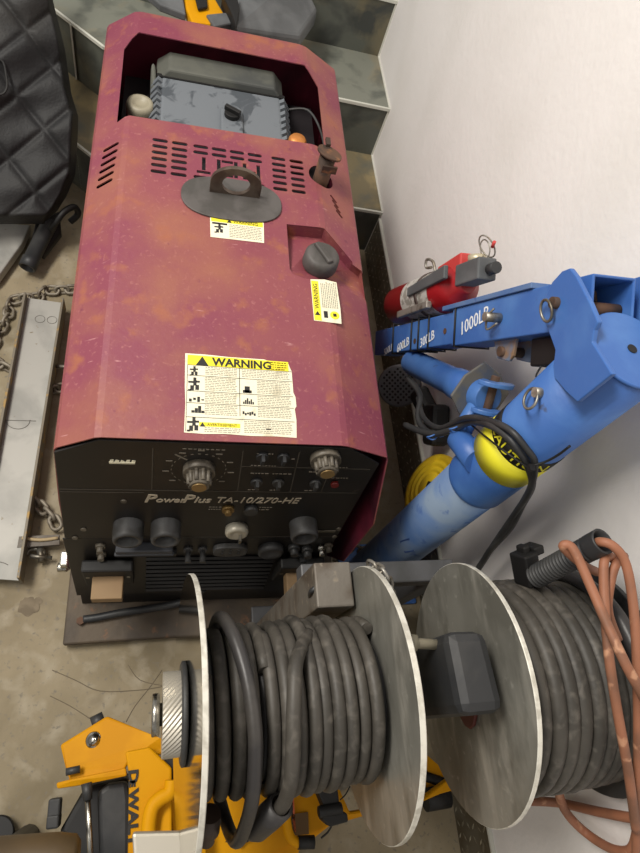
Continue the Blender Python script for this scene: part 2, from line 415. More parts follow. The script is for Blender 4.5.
# exhaust
ex = obj('exhaust_pipe', G().cyl((.187, .085, .60), (.189, .088, .728), .0165), M_rust, W, True)
g = G(); g.cyl((.190, .089, .730), (.191, .090, .7345), .0255, 28); g.box((.189, .118, .735), (.009, .02, .006)); g.box((.192, .064, .715), (.03, .004, .016))
obj('rain_cap', g, M_rust, ex, True)
# rubber pad and lifting eye
g = G(); Pd = []
for k in range(40):
    a = 2 * math.pi * k / 40; x = .094 * math.copysign(abs(math.cos(a)) ** .72, math.cos(a)); y = .053 * math.copysign(abs(math.sin(a)) ** .85, math.sin(a)); Pd.append((.004 + x, -.02 + y, ZC + .0003))
g.prism(Pd, (0, 0, .004)); obj('lifting_eye_pad', g, M_rub, W, True, bevel=.0015)
g = G(); N_ = 20; z0 = ZC + .004
out = [Vector((.0085 + .047, 0, 0)), ] ; ring = []
oo = [(.047, 0)] + [(.047 * math.cos(a), .022 + .036 * math.sin(a)) for a in [math.pi * k / N_ for k in range(N_ + 1)]] + [(-.047, 0)]
ii = [(.026 * math.cos(a), .024 + .022 * math.sin(a)) for a in [2 * math.pi * k / 40 for k in range(40)]]
yE = -.006
def vE(p, y): return Vector((.0085 + p[0], yE + y, z0 + p[1]))
import bmesh as _b
# build plate with hole: pair ring points by angle
outr = []
for k in range(40):
    a = 2 * math.pi * k / 40; ca, sa = math.cos(a), math.sin(a)
    if sa >= 0: outr.append((.047 * ca, .024 + .036 * sa))
    else:
        t = min(.047 / abs(ca) if abs(ca) > 1e-6 else 9, .024 / abs(sa)); outr.append((ca * t, .024 + sa * t))
vs = [vE(p, -.004) for p in outr] + [vE(p, -.004) for p in ii] + [vE(p, .004) for p in outr] + [vE(p, .004) for p in ii]
fs = []
for k in range(40):
    j = (k + 1) % 40; fs += [(k, j, 40 + j, 40 + k), (80 + j, 80 + k, 120 + k, 120 + j), (k, 80 + k, 80 + j, j), (40 + k, 40 + j, 120 + j, 120 + k)]
g.add(vs, fs); obj('lifting_eye', g, mat('bare_steel', (104, 92, 82), .45, .5, c2=(80, 66, 58), scale=30), W, True)
obj('hood_bolt', G().cyl((.102, .505, .672), (.102, .505, .681), .006, 12), M_rust, W, True)
# engine
g = G(); g.box((0, .26, .36), (.44, .40, .40)); en = obj('engine', g, mat('engine_dark', (26, 20, 24), .7), W, True)
g = G()
def loft(rects, mi=0):
    vs = []
    for (x0, x1, y0, y1, z, zt) in rects: vs += [(x0, y0, z), (x1, y0, z), (x1, y1, zt), (x0, y1, zt)]
    fs = [(3, 2, 1, 0)]
    for i in range(len(rects) - 1):
        b = i * 4
        for k in range(4): j = (k + 1) % 4; fs.append((b + k, b + j, b + 4 + j, b + 4 + k))
    b = (len(rects) - 1) * 4; fs.append((b, b + 1, b + 2, b + 3)); g.add(vs, fs, mi)
loft([(-.150, .138, .215, .38, .55, .55), (-.150, .138, .215, .38, .608, .608), (-.135, .123, .22, .378, .630, .630)])
gf = G(); gf2 = G()
for j in range(8):
    for sx in (-1, 1): (gf if sx < 0 else gf2).box((sx * .141 - .006, .222 + j * .0205, .6215), (.026, .011, .012), Matrix.Rotation(sx * .95, 3, 'Y'))
g.prism([(.035 + .024 * math.cos(a) - .022, .292 + .026 * math.sin(a), .63) for a in [math.pi * k / 12 for k in range(13)]] + [(-.011, .222, .63), (.037, .222, .63)], (0, 0, .008))
acc = obj('air_cleaner_cover', g, M_eng, W, True, bevel=.005); obj('side_ribs', gf, M_eng, acc, True); obj('side_ribs', gf2, M_eng, acc, True)
g = G(); g.box((-.006, .383, .612), (.284, .010, .036)); obj('lid_gap_shade', g, M_blk2, acc, True)  # black strip stands in for the shade in the gap before the lid
g = G(); loft([(-.152, .136, .38, .455, .56, .56), (-.150, .134, .38, .455, .618, .618), (-.122, .110, .385, .448, .645, .645)])
g.prism([(-.162, .385, .600), (-.162, .42, .63), (-.150, .28, .605), (-.160, .28, .590)], (.010, 0, 0))
obj('air_cleaner_lid', g, M_eng2, W, True, bevel=.006)
g = G(); g.cyl((.013, .278, .638), (.013, .278, .648), .017, 20); g.box((.013, .278, .652), (.036, .010, .010), Matrix.Rotation(-.5, 3, 'Z'))
obj('cover_knob', g, M_blk2, W, True, bevel=.001)
g = G(); g.lathe((-.178, .285, .57), (0, 0, 1), [(0, .029), (.05, .029), (.058, .026), (.060, .017), (.055, .015), (.055, 0)], 24); obj('oil_filler_cap', g, M_ivory, W, True)
g = G(); g.lathe((.155, .232, .59), (0, 0, 1), [(0, .020), (.05, .020), (.056, .016), (.057, 0)], 20); obj('filter_cap', g, M_cop, W, True)
g = G(); g.tube([(.146, .37, .61), (.19, .36, .625), (.215, .30, .625), (.225, .23, .61), (.22, .17, .58)], .0028, 8, smooth=5); obj('fuel_line', g, M_sock, W, True)
# black body behind the panels
g = G(); vs = [(x, py(z) + .004 if yy else .50, z) for x in (-.262, .262) for yy in (1, 0) for z in (.034, .652)]
g.add(vs, [(0, 1, 3, 2), (4, 6, 7, 5), (0, 4, 5, 1), (2, 3, 7, 6), (0, 2, 6, 4)]); 
body = obj('chassis', G().prism([(-.262, py(.034) + .006, .034), (-.262, .12, .034), (-.262, .12, .48), (-.262, YF + .04, .48), (-.262, YF + .02, .60), (-.262, py(.4) + .006, .4)], (.508, 0, 0)), M_black, W, True)
# upper control panel and lower connection panel
def panel(name, x0, x1, z0, z1, o, th, m, parent=W):
    g = G(); g.prism([pp(x0 - .006, z0, o), pp(x1, z0, o)] + ([pp(x1, z1, o), pp(x0 - .010, z1, o)] if z1 < .5 else [pp(x1 + .006, .628, o), pp(.19, z1, o), pp(-.195, z1, o), pp(x0 + .004, .635, o)]), PN * th); return obj(name, g, m, parent, True, bevel=.001)
cp = panel('control_panel', -.262, .246, .366, .670, 0, .004, M_black)
lp = panel('connection_panel', -.262, .246, .10, .362, 0, .002, M_black)
def pcyl(g, x, z, r, h, o=.004, n=20, mi=0, r2=None): return g.cyl(pp(x, z, o), pp(x, z, o + h), r, n, r2, mi)
# printed lines
g = G()
def line(x0, z0, x1, z1, wd=.0008):
    a = pp(x0, z0, .0042); b = pp(x1, z1, .0042); d = (b - a).normalized(); s_ = d.cross(PN) * wd
    g.prism([a - s_, b - s_, b + s_, a + s_], PN * .0004)
line(-.118, .655, -.118, .535); line(.018, .655, .024, .535); line(.108, .655, .116, .535); line(-.26, .535, .24, .535); line(.02, .612, .24, .612); line(.17, .61, .172, .535)
line(-.26, .527, -.13, .527); line(-.16, .37, .25, .37, .0005)
obj('printed_line', g, mat('ink_lines', (74, 68, 60), .7), cp, True)
g = G()
for k in range(48):
    a = 2 * math.pi * k / 48
    if k % 2: continue
    c0 = (-.046 + .043 * math.cos(a), .600 + .043 * math.sin(a)); c1 = (-.046 + .043 * math.cos(a + .1), .600 + .043 * math.sin(a + .1)); line(*c0, *c1, .0007)
for k in range(9):
    a = math.radians(-40 + 32.5 * k); 
    for rr in (.052,): g.box(pp(-.046 + rr * math.cos(a), .600 + rr * math.sin(a), .0046), (.010, .001, .003))
line(-.085, .640, -.066, .626, .0016)
obj('dial_scale', g, M_inkd, cp, True)
g = G()
for (x0, x1, z) in [(-.075, -.012, .655), (.035, .075, .615), (.038, .065, .592), (.075, .102, .592), (.135, .160, .600), (.178, .205, .583), (.04, .065, .648), (.078, .1, .636), (.04, .06, .541), (.078, .098, .541), (.14, .16, .541), (-.02, .0, .482), (.07, .09, .482), (-.02, -.002, .474), (.07, .088, .474), (.14, .2, .615)]:
    x = x0; g = G()
    while x < x1:
        l = random.uniform(.003, .008); g.box(pp(x + l / 2, z, .0043), (l * .8, .001, .0022)); x += l + .001
    obj('small_lettering', g, M_inkd, cp, True)
g = G()
for i in range(5): g.prism([pp(-.182 + i * .008, .6145 + (i % 2) * .002, .0044), pp(-.176 + i * .008, .6145, .0044), pp(-.175 + i * .008, .622 - (i % 3) * .002, .0044), pp(-.18 + i * .008, .6215, .0044)], PN * .0004)
g.box(pp(-.163, .613, .0044), (.038, .001, .006)); obj('sticker_remnant', g, M_lab, cp, True)
text('maker_lettering', 'P', .036, pp(-.131, .4985, .0045), PX, PU, M_ink, cp, .25, local=True, bold=.0006)
text('maker_lettering', 'ower', .023, pp(-.112, .4985, .0045), PX, PU, M_ink, cp, .25, local=True, bold=.0004)
text('maker_lettering', 'P', .036, pp(-.068, .4985, .0045), PX, PU, M_ink, cp, .25, local=True, bold=.0006)
text('maker_lettering', 'lus', .026, pp(-.048, .4985, .0045), PX, PU, M_ink, cp, .25, local=True, bold=.0004)
text('type_lettering', 'TA-10/270-HE', .027, pp(-.012, .4985, .0045), PX, PU, M_ink, cp, .25, local=True, sx=.93)
def knob(x, z, r, h, m=M_knob, name='control_knob', flute=10, skirt=1.45, parent=cp):
    g = G(); pcyl(g, x, z, r * skirt, h * .35, n=28); pcyl(g, x, z, r, h * .95, .006, n=24, r2=r * .86)
    for k in range(flute):
        a = 2 * math.pi * k / flute; g.cyl(pp(x + r * math.cos(a), z + r * math.sin(a), .008), pp(x + r * .9 * math.cos(a), z + r * .9 * math.sin(a), h), r * .2, 8)
    k_ = obj(name, g, m, parent, True); 
    g = G(); pcyl(g, x, z, r * .66, .002, .006 + h * .95); obj('knob_face', g, mat('knob_cap', (150, 124, 82), .4, .5), k_, True); return k_
knob(-.046, .604, .0175, .036)
knob(.153, .644, .0175, .032)
for (x, z) in ((.052, .567), (.089, .567), (.154, .567), (.05, .642), (.084, .642)):
    g = G(); pcyl(g, x, z, .010, .005, n=18); g.box(pp(x, z, .012), (.005, .012, .017)); obj('switch', g, M_dark, cp, True)
g = G(); pcyl(g, .189, .567, .007, .006); obj('indicator_lamp', g, mat('red_lamp', (110, 28, 26), .4), cp, True)
g = G(); pcyl(g, .014, .479, .011, .007); pcyl(g, .014, .479, .006, .014); obj('indicator_button', g, mat('brass_button', (130, 104, 60), .4, .5), cp, True)
g = G(); pcyl(g, .055, .479, .012, .010); obj('indicator_button', g, M_dark, cp, True)
def socket(x, z):
    g = G(); b0 = pp(x, z, .004); g.lathe(b0, PN, [(0, .027), (.028, .0265), (.034, .025), (.034, .019), (.012, .017)], 30, cap=False)
    s_ = obj('weld_socket', g, M_sock, cp, True)
    g = G(); pcyl(g, x, z, .018, .008); pcyl(g, x, z, .007, .02); obj('socket_core', g, M_dark, s_, True)
socket(-.156, .418); socket(-.091, .418); socket(.163, .424)
# ignition lock (bright ring)
g = G(); g.lathe(pp(.038, .408, .004), PN, [(0, .021), (.012, .022), (.016, .020), (.018, .016), (.014, .010), (.014, 0)], 28); k_ = obj('ignition_switch', g, mat('pale_cap', (188, 182, 166), .4, .3), cp, True)
g = G(); g.box(pp(.045, .395, .022), (.004, .014, .016)); obj('key', g, M_steel, k_, True)
for (x, z) in ((-.163, .5), (-.233, .402), (.24, .402), (-.25, .37), (.24, .37)):
    g = G(); pcyl(g, x, z, .005, .0025, n=12); obj('screw', g, M_knob, cp, True)
g = G(); g.box(pp(.205, .392, .005), (.06, .002, .009)); obj('rating_plate', g, mat('worn_plate', (84, 78, 66), .5), cp, True)
# lower panel
g = G(); g.box(pp(-.128, .336, .010), (.105, .020, .020)); g.box(pp(-.128, .326, .016), (.11, .010, .006)); obj('breaker_cover', g, mat('cover_grey', (62, 64, 70), .4), lp, True, bevel=.003)
g = G(); g.box(pp(-.125, .308, .006), (.115, .012, .020)); obj('receptacle', g, M_blk2, lp, True, bevel=.002)
for (x, z) in ((-.208, .335), (-.208, .303), (.237, .33)):
    g = G(); pcyl(g, x, z, .010, .006, .002, 6); pcyl(g, x, z, .006, .016, .002, 12); obj('terminal_bolt', g, M_knob, lp, True)
for (x, z) in ((-.046, .318), (-.018, .318)):
    g = G(); pcyl(g, x, z, .010, .006, .002, 6); g.cyl(pp(x, z, .004), pp(x, z - .004, .03), .0045, 12, .006); obj('toggle_switch', g, M_sock, lp, True)
def duplex(x, z, r=.034):
    g = G(); P = [pp(x + r * math.copysign(abs(math.cos(a)) ** .6, math.cos(a)), z + r * .6 * math.copysign(abs(math.sin(a)) ** .6, math.sin(a)), .002) for a in [2 * math.pi * k / 32 for k in range(32)]]
    g.prism(P, PN * .012); d_ = obj('receptacle', g, M_sock, lp, True, bevel=.003)
    g = G()
    for dx in (-.016, 0, .016):
        for dz in (-.006, .007): g.box(pp(x + dx, z + dz, .0143), (.005, .002, .006))
    obj('receptacle_slots', g, M_blk2, d_, True)
duplex(.036, .322)
g = G(); g.lathe(pp(.118, .318, .002), PN, [(0, .026), (.012, .026), (.016, .022), (.013, .018), (.013, 0)], 30); obj('twist_receptacle', g, M_sock, lp, True)
for (x, z) in ((.165, .325), (.195, .315), (.19, .29)):
    g = G(); pcyl(g, x, z, .012, .010, .002, 16); pcyl(g, x, z, .008, .022, .002, 16); obj('circuit_breaker', g, M_dark, lp, True)
g = G(); pcyl(g, .222, .325, .008, .010, .002, 8); pcyl(g, .222, .325, .005, .024, .002, 12); obj('ground_stud', g, M_chrome, lp, True)
g = G()
for k in range(9): g.box(pp(.005, .28 - k * .019, .004), (.26, .006, .009), Matrix.Rotation(.6, 3, 'X'))
obj('louvre', g, M_black, lp, True)
for x in (-.196, .19):
    g = G(); g.box(pp(x, .235, .012), (.095, .024, .115)); bx_ = obj('terminal_cover', g, M_blk2, lp, True, bevel=.004)
    g = G()
    for dx in (-.038, .038): pcyl(g, x + dx, .245, .004, .003, .024, 10)
    obj('cover_screw', g, M_steel, bx_, True)
    g = G(); g.box(pp(x, .232, .040), (.058, .055, .034)); obj('terminal_block', g, M_wood, bx_, True, bevel=.002)
# battery cable on the base plate
g = G(); g.tube([(-.256, -.665, .040), (-.225, -.662, .042), (-.18, -.655, .046), (-.12, -.648, .046), (-.06, -.64, .05), (-.02, -.63, .07), (.0, -.62, .12)], .0085, 10, smooth=5)
obj('ground_cable', g, M_dark, W, True)
g = G(); g.cyl((-.262, -.668, .032), (-.262, -.668, .044), .009, 6); obj('ground_bolt', g, M_rust, W, True)
# side latch
g = G(); g.box((-.285, -.575, .20), (.016, .03, .045)); g.cyl((-.30, -.585, .19), (-.28, -.585, .19), .010, 12); obj('side_latch', g, M_chrome, W, True, bevel=.003)
# labels on the hood
def decal(poly, parent, m=M_lab, name='warning_label'):
    g = G(); g.prism([(x, y, ZC + .0004) for x, y in poly], (0, 0, .0005)); return obj(name, g, m, parent, True)
def quad(g, x0, y0, x1, y1, o=.0010, ang=0, c0=(0, 0), mi=0, th=.0003):
    ca, sa = math.cos(ang), math.sin(ang); P = [(x0, y0), (x1, y0), (x1, y1), (x0, y1)]
    g.prism([(c0[0] + x * ca - y * sa, c0[1] + x * sa + y * ca, ZC + o) for x, y in P], (0, 0, th), mi)
def fine(g, x0, x1, y0, y1, step, c0, ang):
    y = y1
    while y > y0:
        x = x0
        while x < x1 - .002:
            l = random.uniform(.002, .007); quad(g, x, y - step * .38, min(x + l, x1), y, .0010, ang, c0); x += l + .0012
        y -= step
def tri(g, cx, cy, s_, c0, ang, o=.0014):
    ca, sa = math.cos(ang), math.sin(ang)
    g.prism([(c0[0] + x * ca - y * sa, c0[1] + x * sa + y * ca, ZC + o) for x, y in ((cx - s_, cy - s_ * .8), (cx + s_, cy - s_ * .8), (cx, cy + s_ * .9))], (0, 0, .0003))
def txt3(s, size, x, y, c0, ang, parent, bold=0, rot=0, sx=1):
    ca, sa = math.cos(ang), math.sin(ang); a2 = ang + rot
    return text('lettering', s, size, (c0[0] + x * ca - y * sa, c0[1] + x * sa + y * ca, ZC + .0013), (math.cos(a2), math.sin(a2), 0), (-math.sin(a2), math.cos(a2), 0), M_tx, parent, local=True, bold=bold, depth=.0002, sx=sx)
# big one: origin lower-left corner
c0 = (-.074, -.5075); an = -.006
ed = [(0, 0), (.03, -.001), (.06, .0005), (.1, -.001), (.14, 0), (.172, -.001), (.1735, .03), (.172, .05), (.175, .055), (.1745, .072), (.1715, .08), (.171, .12), (.168, .128), (.166, .135), (.13, .138), (.126, .1395), (.07, .139), (.03, .1405), (-.001, .14), (-.0005, .08), (.001, .05)]
big = decal([(c0[0] + x, c0[1] + y + x * an) for x, y in ed], W)
g = G(); quad(g, .002, .119, .165, .1375, .0010, an, c0); obj('header_band', g, M_yel, big, True); g = G(); quad(g, .022, .0115, .084, .0185, .0010, an, c0); obj('header_band', g, M_yel, big, True)
g = G()
for y in (.119, .100, .072, .051, .0265): quad(g, .002, y - .0004, .170, y + .0003, .0011, an, c0)
quad(g, .0835, .032, .0843, .119, .0011, an, c0); quad(g, .002, .002, .0026, .119, .0011, an, c0)
tri(g, .025, .127, .010, c0, an); tri(g, .027, .0145, .0042, c0, an)
def man(x, y, s_, v=0):
    for (a, b, cc, d) in [(-.1, .35, .1, .55), (-.1, -.1, .12, .35), (-.45, .1, -.1, .25), (.1, .15, .35, .3), (-.3, -.5, -.05, -.1), (.05, -.45, .3, -.05), (-.45, -.55, -.25, -.42)]:
        quad(g, x + a * s_, y + b * s_, x + cc * s_, y + d * s_, .0011, an, c0)
man(.013, .108, .016); man(.014, .084, .022); man(.014, .014, .022)
for k in range(4): quad(g, .006 + k * .0062, .053 + (k % 2) * .003, .010 + k * .0062, .058 + (k % 3) * .002, .0011, an, c0)
for k in range(4): quad(g, .01 + k * .005, .034, .0145 + k * .005, .038 + (k % 3) * .004, .0011, an, c0)
quad(g, .092, .074, .100, .086, .0011, an, c0); quad(g, .089, .074, .103, .079, .0011, an, c0)
for k in range(6): quad(g, .089 + k * .003, .054, .0912 + k * .003, .058 + (k * 7 % 5) * .0016, .0011, an, c0)
for k in range(6): quad(g, .088 + k * .0035, .036 - (k % 2) * .002, .0908 + k * .0035, .041 - (k * 3 % 4) * .001, .0011, an, c0)
quad(g, .124, .0105, .132, .0125, .0011, an, c0)
obj('pictogram', g, M_tx, big, True)
g = G()
for (x0, x1, y0, y1) in [(.03, .08, .104, .117), (.03, .08, .076, .098), (.03, .08, .054, .070), (.03, .08, .031, .049), (.088, .166, .102, .117), (.112, .166, .075, .098), (.112, .166, .054, .070), (.112, .166, .031, .049), (.03, .084, .003, .010), (.09, .166, .003, .024)]: fine(g, x0, x1, y0, y1, .0031, c0, an)
obj('fine_print', g, M_tx2, big, True)
txt3('WARNING', .0200, .041, .1210, c0, an, big, .0007, sx=.98)
txt3('AVERTISSEMENT', .0062, .034, .0128, c0, an, big, sx=1.0)
txt3('!', .011, .0235, .1215, c0, an, big)
g = G(); fine(g, .135, .162, .121, .135, .0042, c0, an); obj('fine_print', g, mat('gold_print', (190, 170, 60), .6), big, True)
# label under the lifting eye
c0 = (-.036, -.117); an = 0.0
s1 = decal([(c0[0], c0[1]), (.061, c0[1] + .0005), (.062, -.067), (c0[0] - .001, -.066)], W)
g = G(); quad(g, .001, .038, .096, .049, .001, 0, c0); obj('header_band', g, M_yel, s1, True)
g = G(); tri(g, .034, .0425, .0045, c0, 0); man(.016, .022, .02); quad(g, .003, .032, .03, .036, .0011, 0, c0); obj('pictogram', g, M_tx, s1, True)
g = G(); fine(g, .034, .093, .004, .035, .004, c0, 0); obj('fine_print', g, M_tx2, s1, True)
txt3('WARNING', .0095, .041, .0395, c0, 0, s1)
# label by the fuel cap
c0 = (.143, -.281); an = 0
s2 = decal([c0, (.193, -.283), (.194, -.25), (.192, -.191), (.170, -.187), (.143, -.190)], W)
g = G(); quad(g, .001, .001, .014, .088, .001, 0, c0); obj('header_band', g, M_yel, s2, True); g = G(); g.cyl((.182, -.266, ZC + .001), (.182, -.266, ZC + .0013), .0085, 20); obj('header_band', g, M_yel, s2, True)
g = G(); tri(g, .0075, .016, .005, c0, 0); quad(g, .019, .008, .026, .022, .0014, 0, c0); quad(g, .036, .012, .042, .018, .0016, 0, c0); obj('pictogram', g, M_tx, s2, True)
g = G()
for k in range(9):
    y = .03
    while y < .084: l = random.uniform(.002, .006); quad(g, .018 + k * .0034, y, .0195 + k * .0034, y + l, .001, 0, c0); y += l + .0012
obj('fine_print', g, M_tx2, s2, True)
txt3('WARNING', .0115, .0115, .026, c0, 0, s2, rot=math.pi / 2)

# ================================================================== CABLE REELS ON THEIR RACK
YC, ZA, RF = .026, .617, .18
rack = thing('reel_rack', 'grey and rusty square-tube rack carrying the two cable reels in front of the welder', 'rack', (.30, .06, 0))
g = G(); g.cyl((.006, YC, ZA), (.672, YC, ZA), .014, 20); obj('axle', g, M_steel, rack)
# upright with a flat top behind reel one
def upr(name, pts_top, dz, m, bev=.003):
    g = G(); P = [Vector(p) for p in pts_top]; g.prism([(p.x, p.y, p.z - dz) for p in P], (0, 0, dz)); return obj(name, g, m, rack, bevel=bev)
zt = .62
upr('upright', [(.238, .218, zt), (.297, .218, zt), (.297, .150, zt), (.238, .150, zt)], zt - .04, M_rack, .003)
g = G(); g.box((.405, .234, .445), (.30, .04, .04)); obj('crossbar', g, M_rackg, rack, bevel=.003)
g = G(); g.box((.53, .234, .24), (.035, .035, .40)); obj('upright', g, M_rackg, rack, bevel=.003)
zt = .755
upr('bearing_block', [Vector((.372, .090, zt)), Vector((.432, .088, zt)), Vector((.438, -.012, zt)), Vector((.374, -.012, zt))], .20, M_dark, .014)
g = G(); g.box((.405, .04, .30), (.05, .06, .53)); obj('upright', g, M_rackg, rack, bevel=.003)
g = G(); g.cyl((.311, .085, .715), (.375, .078, .715), .007, 14); g.cyl((.335, .083, .715), (.345, .081, .715), .012, 6); obj('tension_bolt', g, M_ivory, rack)
g = G(); g.box((.41, .234, .02), (.36, .05, .035)); g.box((.405, .04, .02), (.06, .34, .035)); obj('foot_rail', g, M_rackg, rack, bevel=.003)
# near support at the bottom edge of the picture
P = [Zp(132, 833, .56), Zp(182, 832, .56), Zp(188, 895, .56), Zp(136, 895, .56)]
upr('end_bar', P, .02, M_knurl, .004)
g = G(); g.box((.022, -.26, .27), (.04, .04, .54)); obj('upright', g, M_rackg, rack, bevel=.003)
g = G(); g.tube([Zp(u, v, z) for u, v, z in [(312, 604, .52), (311, 592, .60), (322, 586, .606), (338, 585, .606), (350, 590, .60)]], .0042, 8, smooth=5); obj('cable_hook', g, M_dark, rack)

def flange(name, x, r, m, th=.006, parent=None, mats=None):
    g = G(); n = 72; a, b = Vector((0, 1, 0)), Vector((0, 0, 1))
    vs = []
    for xx, rr in ((x - th / 2, .016), (x - th / 2, r - .001), (x - th / 2 + .001, r), (x + th / 2 - .001, r), (x + th / 2, r - .001), (x + th / 2, .016)):
        for k in range(n):
            an = 2 * math.pi * k / n; vs.append(Vector((xx, YC + rr * math.cos(an), ZA + rr * math.sin(an))))
    for i in range(6):
        j = (i + 1) % 6
        for k in range(n):
            k2 = (k + 1) % n; mi = 1 if i in (1, 2, 3) else (0 if i == 0 else 2 if i == 4 else 0)
            g.f.append((i * n + k, i * n + k2, j * n + k2, j * n + k)); g.m.append(mi); g.sm.append(False)
    g.v = vs
    return obj(name, g, mats, parent)
r1 = thing('cable_reel', 'left cable reel with polished aluminium outer disc and thin dark cable', 'cable reel', (.165, YC, ZA), 0, 'cable reels on the rack')
fl1 = flange('flange', .050, .178, None, .007, r1, [M_mir, M_rim, M_alu]); fl1.location = (0, 0, 0); TL = math.radians(3.0); fm = Matrix.Translation((.050 - .165, 0, 0)) @ Matrix.Rotation(TL, 4, 'Y') @ Matrix.Translation((.165 - .050, 0, 0)); fl1.data.transform(fm); fl1['label'] = 'polished mirror-like aluminium disc'
flange('flange', .306, .180, None, .008, r1, [M_alu, M_rim, M_alu])
g = G(); g.cyl((.056, YC, ZA), (.302, YC, ZA), .075, 36); obj('drum', g, M_rackg, r1)
g = G(); nK = 90; r_ = .051
vs = []; fs = []
for i in range(9):
    for k in range(nK):
        a = 2 * math.pi * k / nK; rr = r_ + (.0009 if (i + k) % 2 else -.0004); vs.append((.043 - .0032 * i, YC + rr * math.cos(a), ZA + rr * math.sin(a)))
for i in range(8):
    for k in range(nK): fs.append((i * nK + k, i * nK + (k + 1) % nK, (i + 1) * nK + (k + 1) % nK, (i + 1) * nK + k))
g.add(vs, fs); g.f.append([8 * nK + k for k in range(nK)]); g.m.append(0); g.sm.append(False); obj('knurled_hub', g, M_knurl, r1)
g = G(); g.lathe((.048, YC, ZA), (-1, 0, 0), [(0, .060), (.002, .064), (.006, .064), (.008, .060)], 40); obj('rubber_ring', g, M_dark, r1)
g = G(); g.cyl((.020, YC, ZA), (.006, YC, ZA), .012, 16); g.lathe((.014, YC, ZA), (-1, 0, 0), [(0, .024), (.001, .026), (.009, .026), (.010, .024)], 28); obj('axle_nut', g, M_chrome, r1)
g = G(); g.cyl((.302, YC + .07, ZA - .05), (.298, YC + .07, ZA - .05), .008, 6); obj('flange_bolt', g, M_steel, r1)
r2 = thing('cable_reel', 'right cable reel with thick black cable beside the white wall', 'cable reel', (.56, YC, ZA), 0, 'cable reels on the rack')
flange('flange', .459, .180, None, .007, r2, [M_alu, M_rim, M_alu])
flange('flange', .668, .168, None, .008, r2, [M_dark, M_dark, M_dark])['label'] = 'black rubber-edged disc near the wall'
g = G(); g.cyl((.463, YC, ZA), (.664, YC, ZA), .09, 36); obj('drum', g, M_rackg, r2)
g = G(); P = []
for k in range(24):
    a = 2 * math.pi * k / 24; rr = .045 + .008 * math.cos(4 * a); P.append((.4555, YC - .02 + rr * .7 * math.cos(a), ZA + .0 + rr * math.sin(a)))
g.prism(P, (-.006, 0, 0)); obj('hub_boss', g, mat('maroon_hub', (92, 42, 34), .5), r2, bevel=.002)
for a in (.9, 3.2):
    g = G(); g.box((.4478, YC - .02 + .012 * math.cos(a), ZA + .026 * math.sin(a)), (.004, .012, .03)); obj('hub_tab', g, M_ivory, r2)
# wound cable
def coil(x0, x1, turns, rad, rj, r, n=44, ph=0.0, seed=1, ny=9):
    rnd = random.Random(seed); off = [rnd.uniform(-rj, rj) for _ in range(turns + 2)]; px_ = [rnd.uniform(-.0018, .0018) for _ in range(turns + 2)]
    P = []; T = turns * n
    for i in range(T + 1):
        t = i / n; k = int(t); f = t - k; f = f * f * (3 - 2 * f)
        rr = rad(t / turns) + off[k] * (1 - f) + off[k + 1] * f; a = ph + 2 * math.pi * t
        P.append(Vector((x0 + (x1 - x0) * t / turns + px_[k] * (1 - f) + px_[k + 1] * f, YC + rr * math.cos(a), ZA + rr * math.sin(a))))
    return P
c1 = thing('wound_cable', 'dark rubber cable wound on the left reel with a loose plug end hanging over', 'cable', (.165, YC, ZA - .11), 0, 'cables wound on the reels')
g = G(); g.tube(coil(.068, .290, 13, lambda t: .081, .001, .0098, seed=2), .0096, 10, smooth=1); obj('inner_winding', g, M_cabled, c1)
g = G(); g.tube(coil(.067, .138, 4, lambda t: .096 + .003 * t, .0025, .009, seed=5, ph=1.2), .0088, 12, smooth=1)
g.tube(coil(.144, .292, 9, lambda t: .100 + .005 * math.sin(math.pi * min(1, t * 1.25)), .003, .0095, seed=9, ph=.6), .0088, 12, smooth=1); obj('outer_winding', g, M_cable, c1)
def rp(x, r, deg): a = math.radians(deg); return Vector((x, YC + r * math.cos(a), ZA + r * math.sin(a)))   # 0 deg = far side, 90 = top, 180 = near side
g = G(); g.tube([rp(.084, .098, 5), rp(.088, .125, 30), rp(.098, .135, 52), rp(.112, .129, 78), rp(.120, .123, 105), rp(.121, .122, 135), rp(.119, .130, 162), rp(.112, .155, 188), rp(.104, .155, 212), rp(.09, .12, 232)], .0088, 12, smooth=8); obj('loose_loop', g, M_cabled, c1)
g = G(); g.tube([rp(.205, .104, 40), rp(.175, .126, 70), rp(.165, .131, 95), rp(.164, .128, 125), rp(.163, .122, 150), rp(.157, .126, 165), rp(.148, .136, 178)], .0092, 12, smooth=8); obj('crossing_strand', g, M_cable, c1)
g = G(); a_ = rp(.160, .122, 160); b_ = rp(.132, .150, 190); g.lathe(a_, b_ - a_, [(0, .0125), (.0, .017), (.03, .0175), ((b_ - a_).length * .8, .0165), ((b_ - a_).length, .010)], 24, cap=False); obj('plug', g, M_cabled, c1)
g = G(); g.lathe(rp(.080, .125, 195), rp(.078, .17, 204) - rp(.080, .125, 195), [(0, .015), (.03, .016), (.034, .011), (.05, .011)], 20); obj('lug_end', g, mat('lug_brown', (72, 58, 50), .5), c1)
c2 = thing('wound_cable', 'thick black cable wound on the right reel next to the wall', 'cable', (.56, YC, ZA - .15), 0, 'cables wound on the reels')
g = G(); g.tube(coil(.482, .654, 8, lambda t: .112, .001, .012, seed=3), .0118, 10, smooth=1); obj('inner_winding', g, M_cabled, c2)
g = G(); g.tube(coil(.480, .655, 9, lambda t: .135 + .006 * math.sin(math.pi * t), .0018, .0118, seed=11, ph=3.5), .0114, 14, smooth=1); obj('outer_winding', g, M_cable, c2)
g = G(); g.tube([rp(.648, .150, 150), rp(.643, .160, 110), rp(.635, .162, 70), rp(.63, .161, 40), rp(.622, .158, 15), rp(.61, .150, -20)], .0112, 12, smooth=8); obj('top_strand', g, M_cabled, c2)

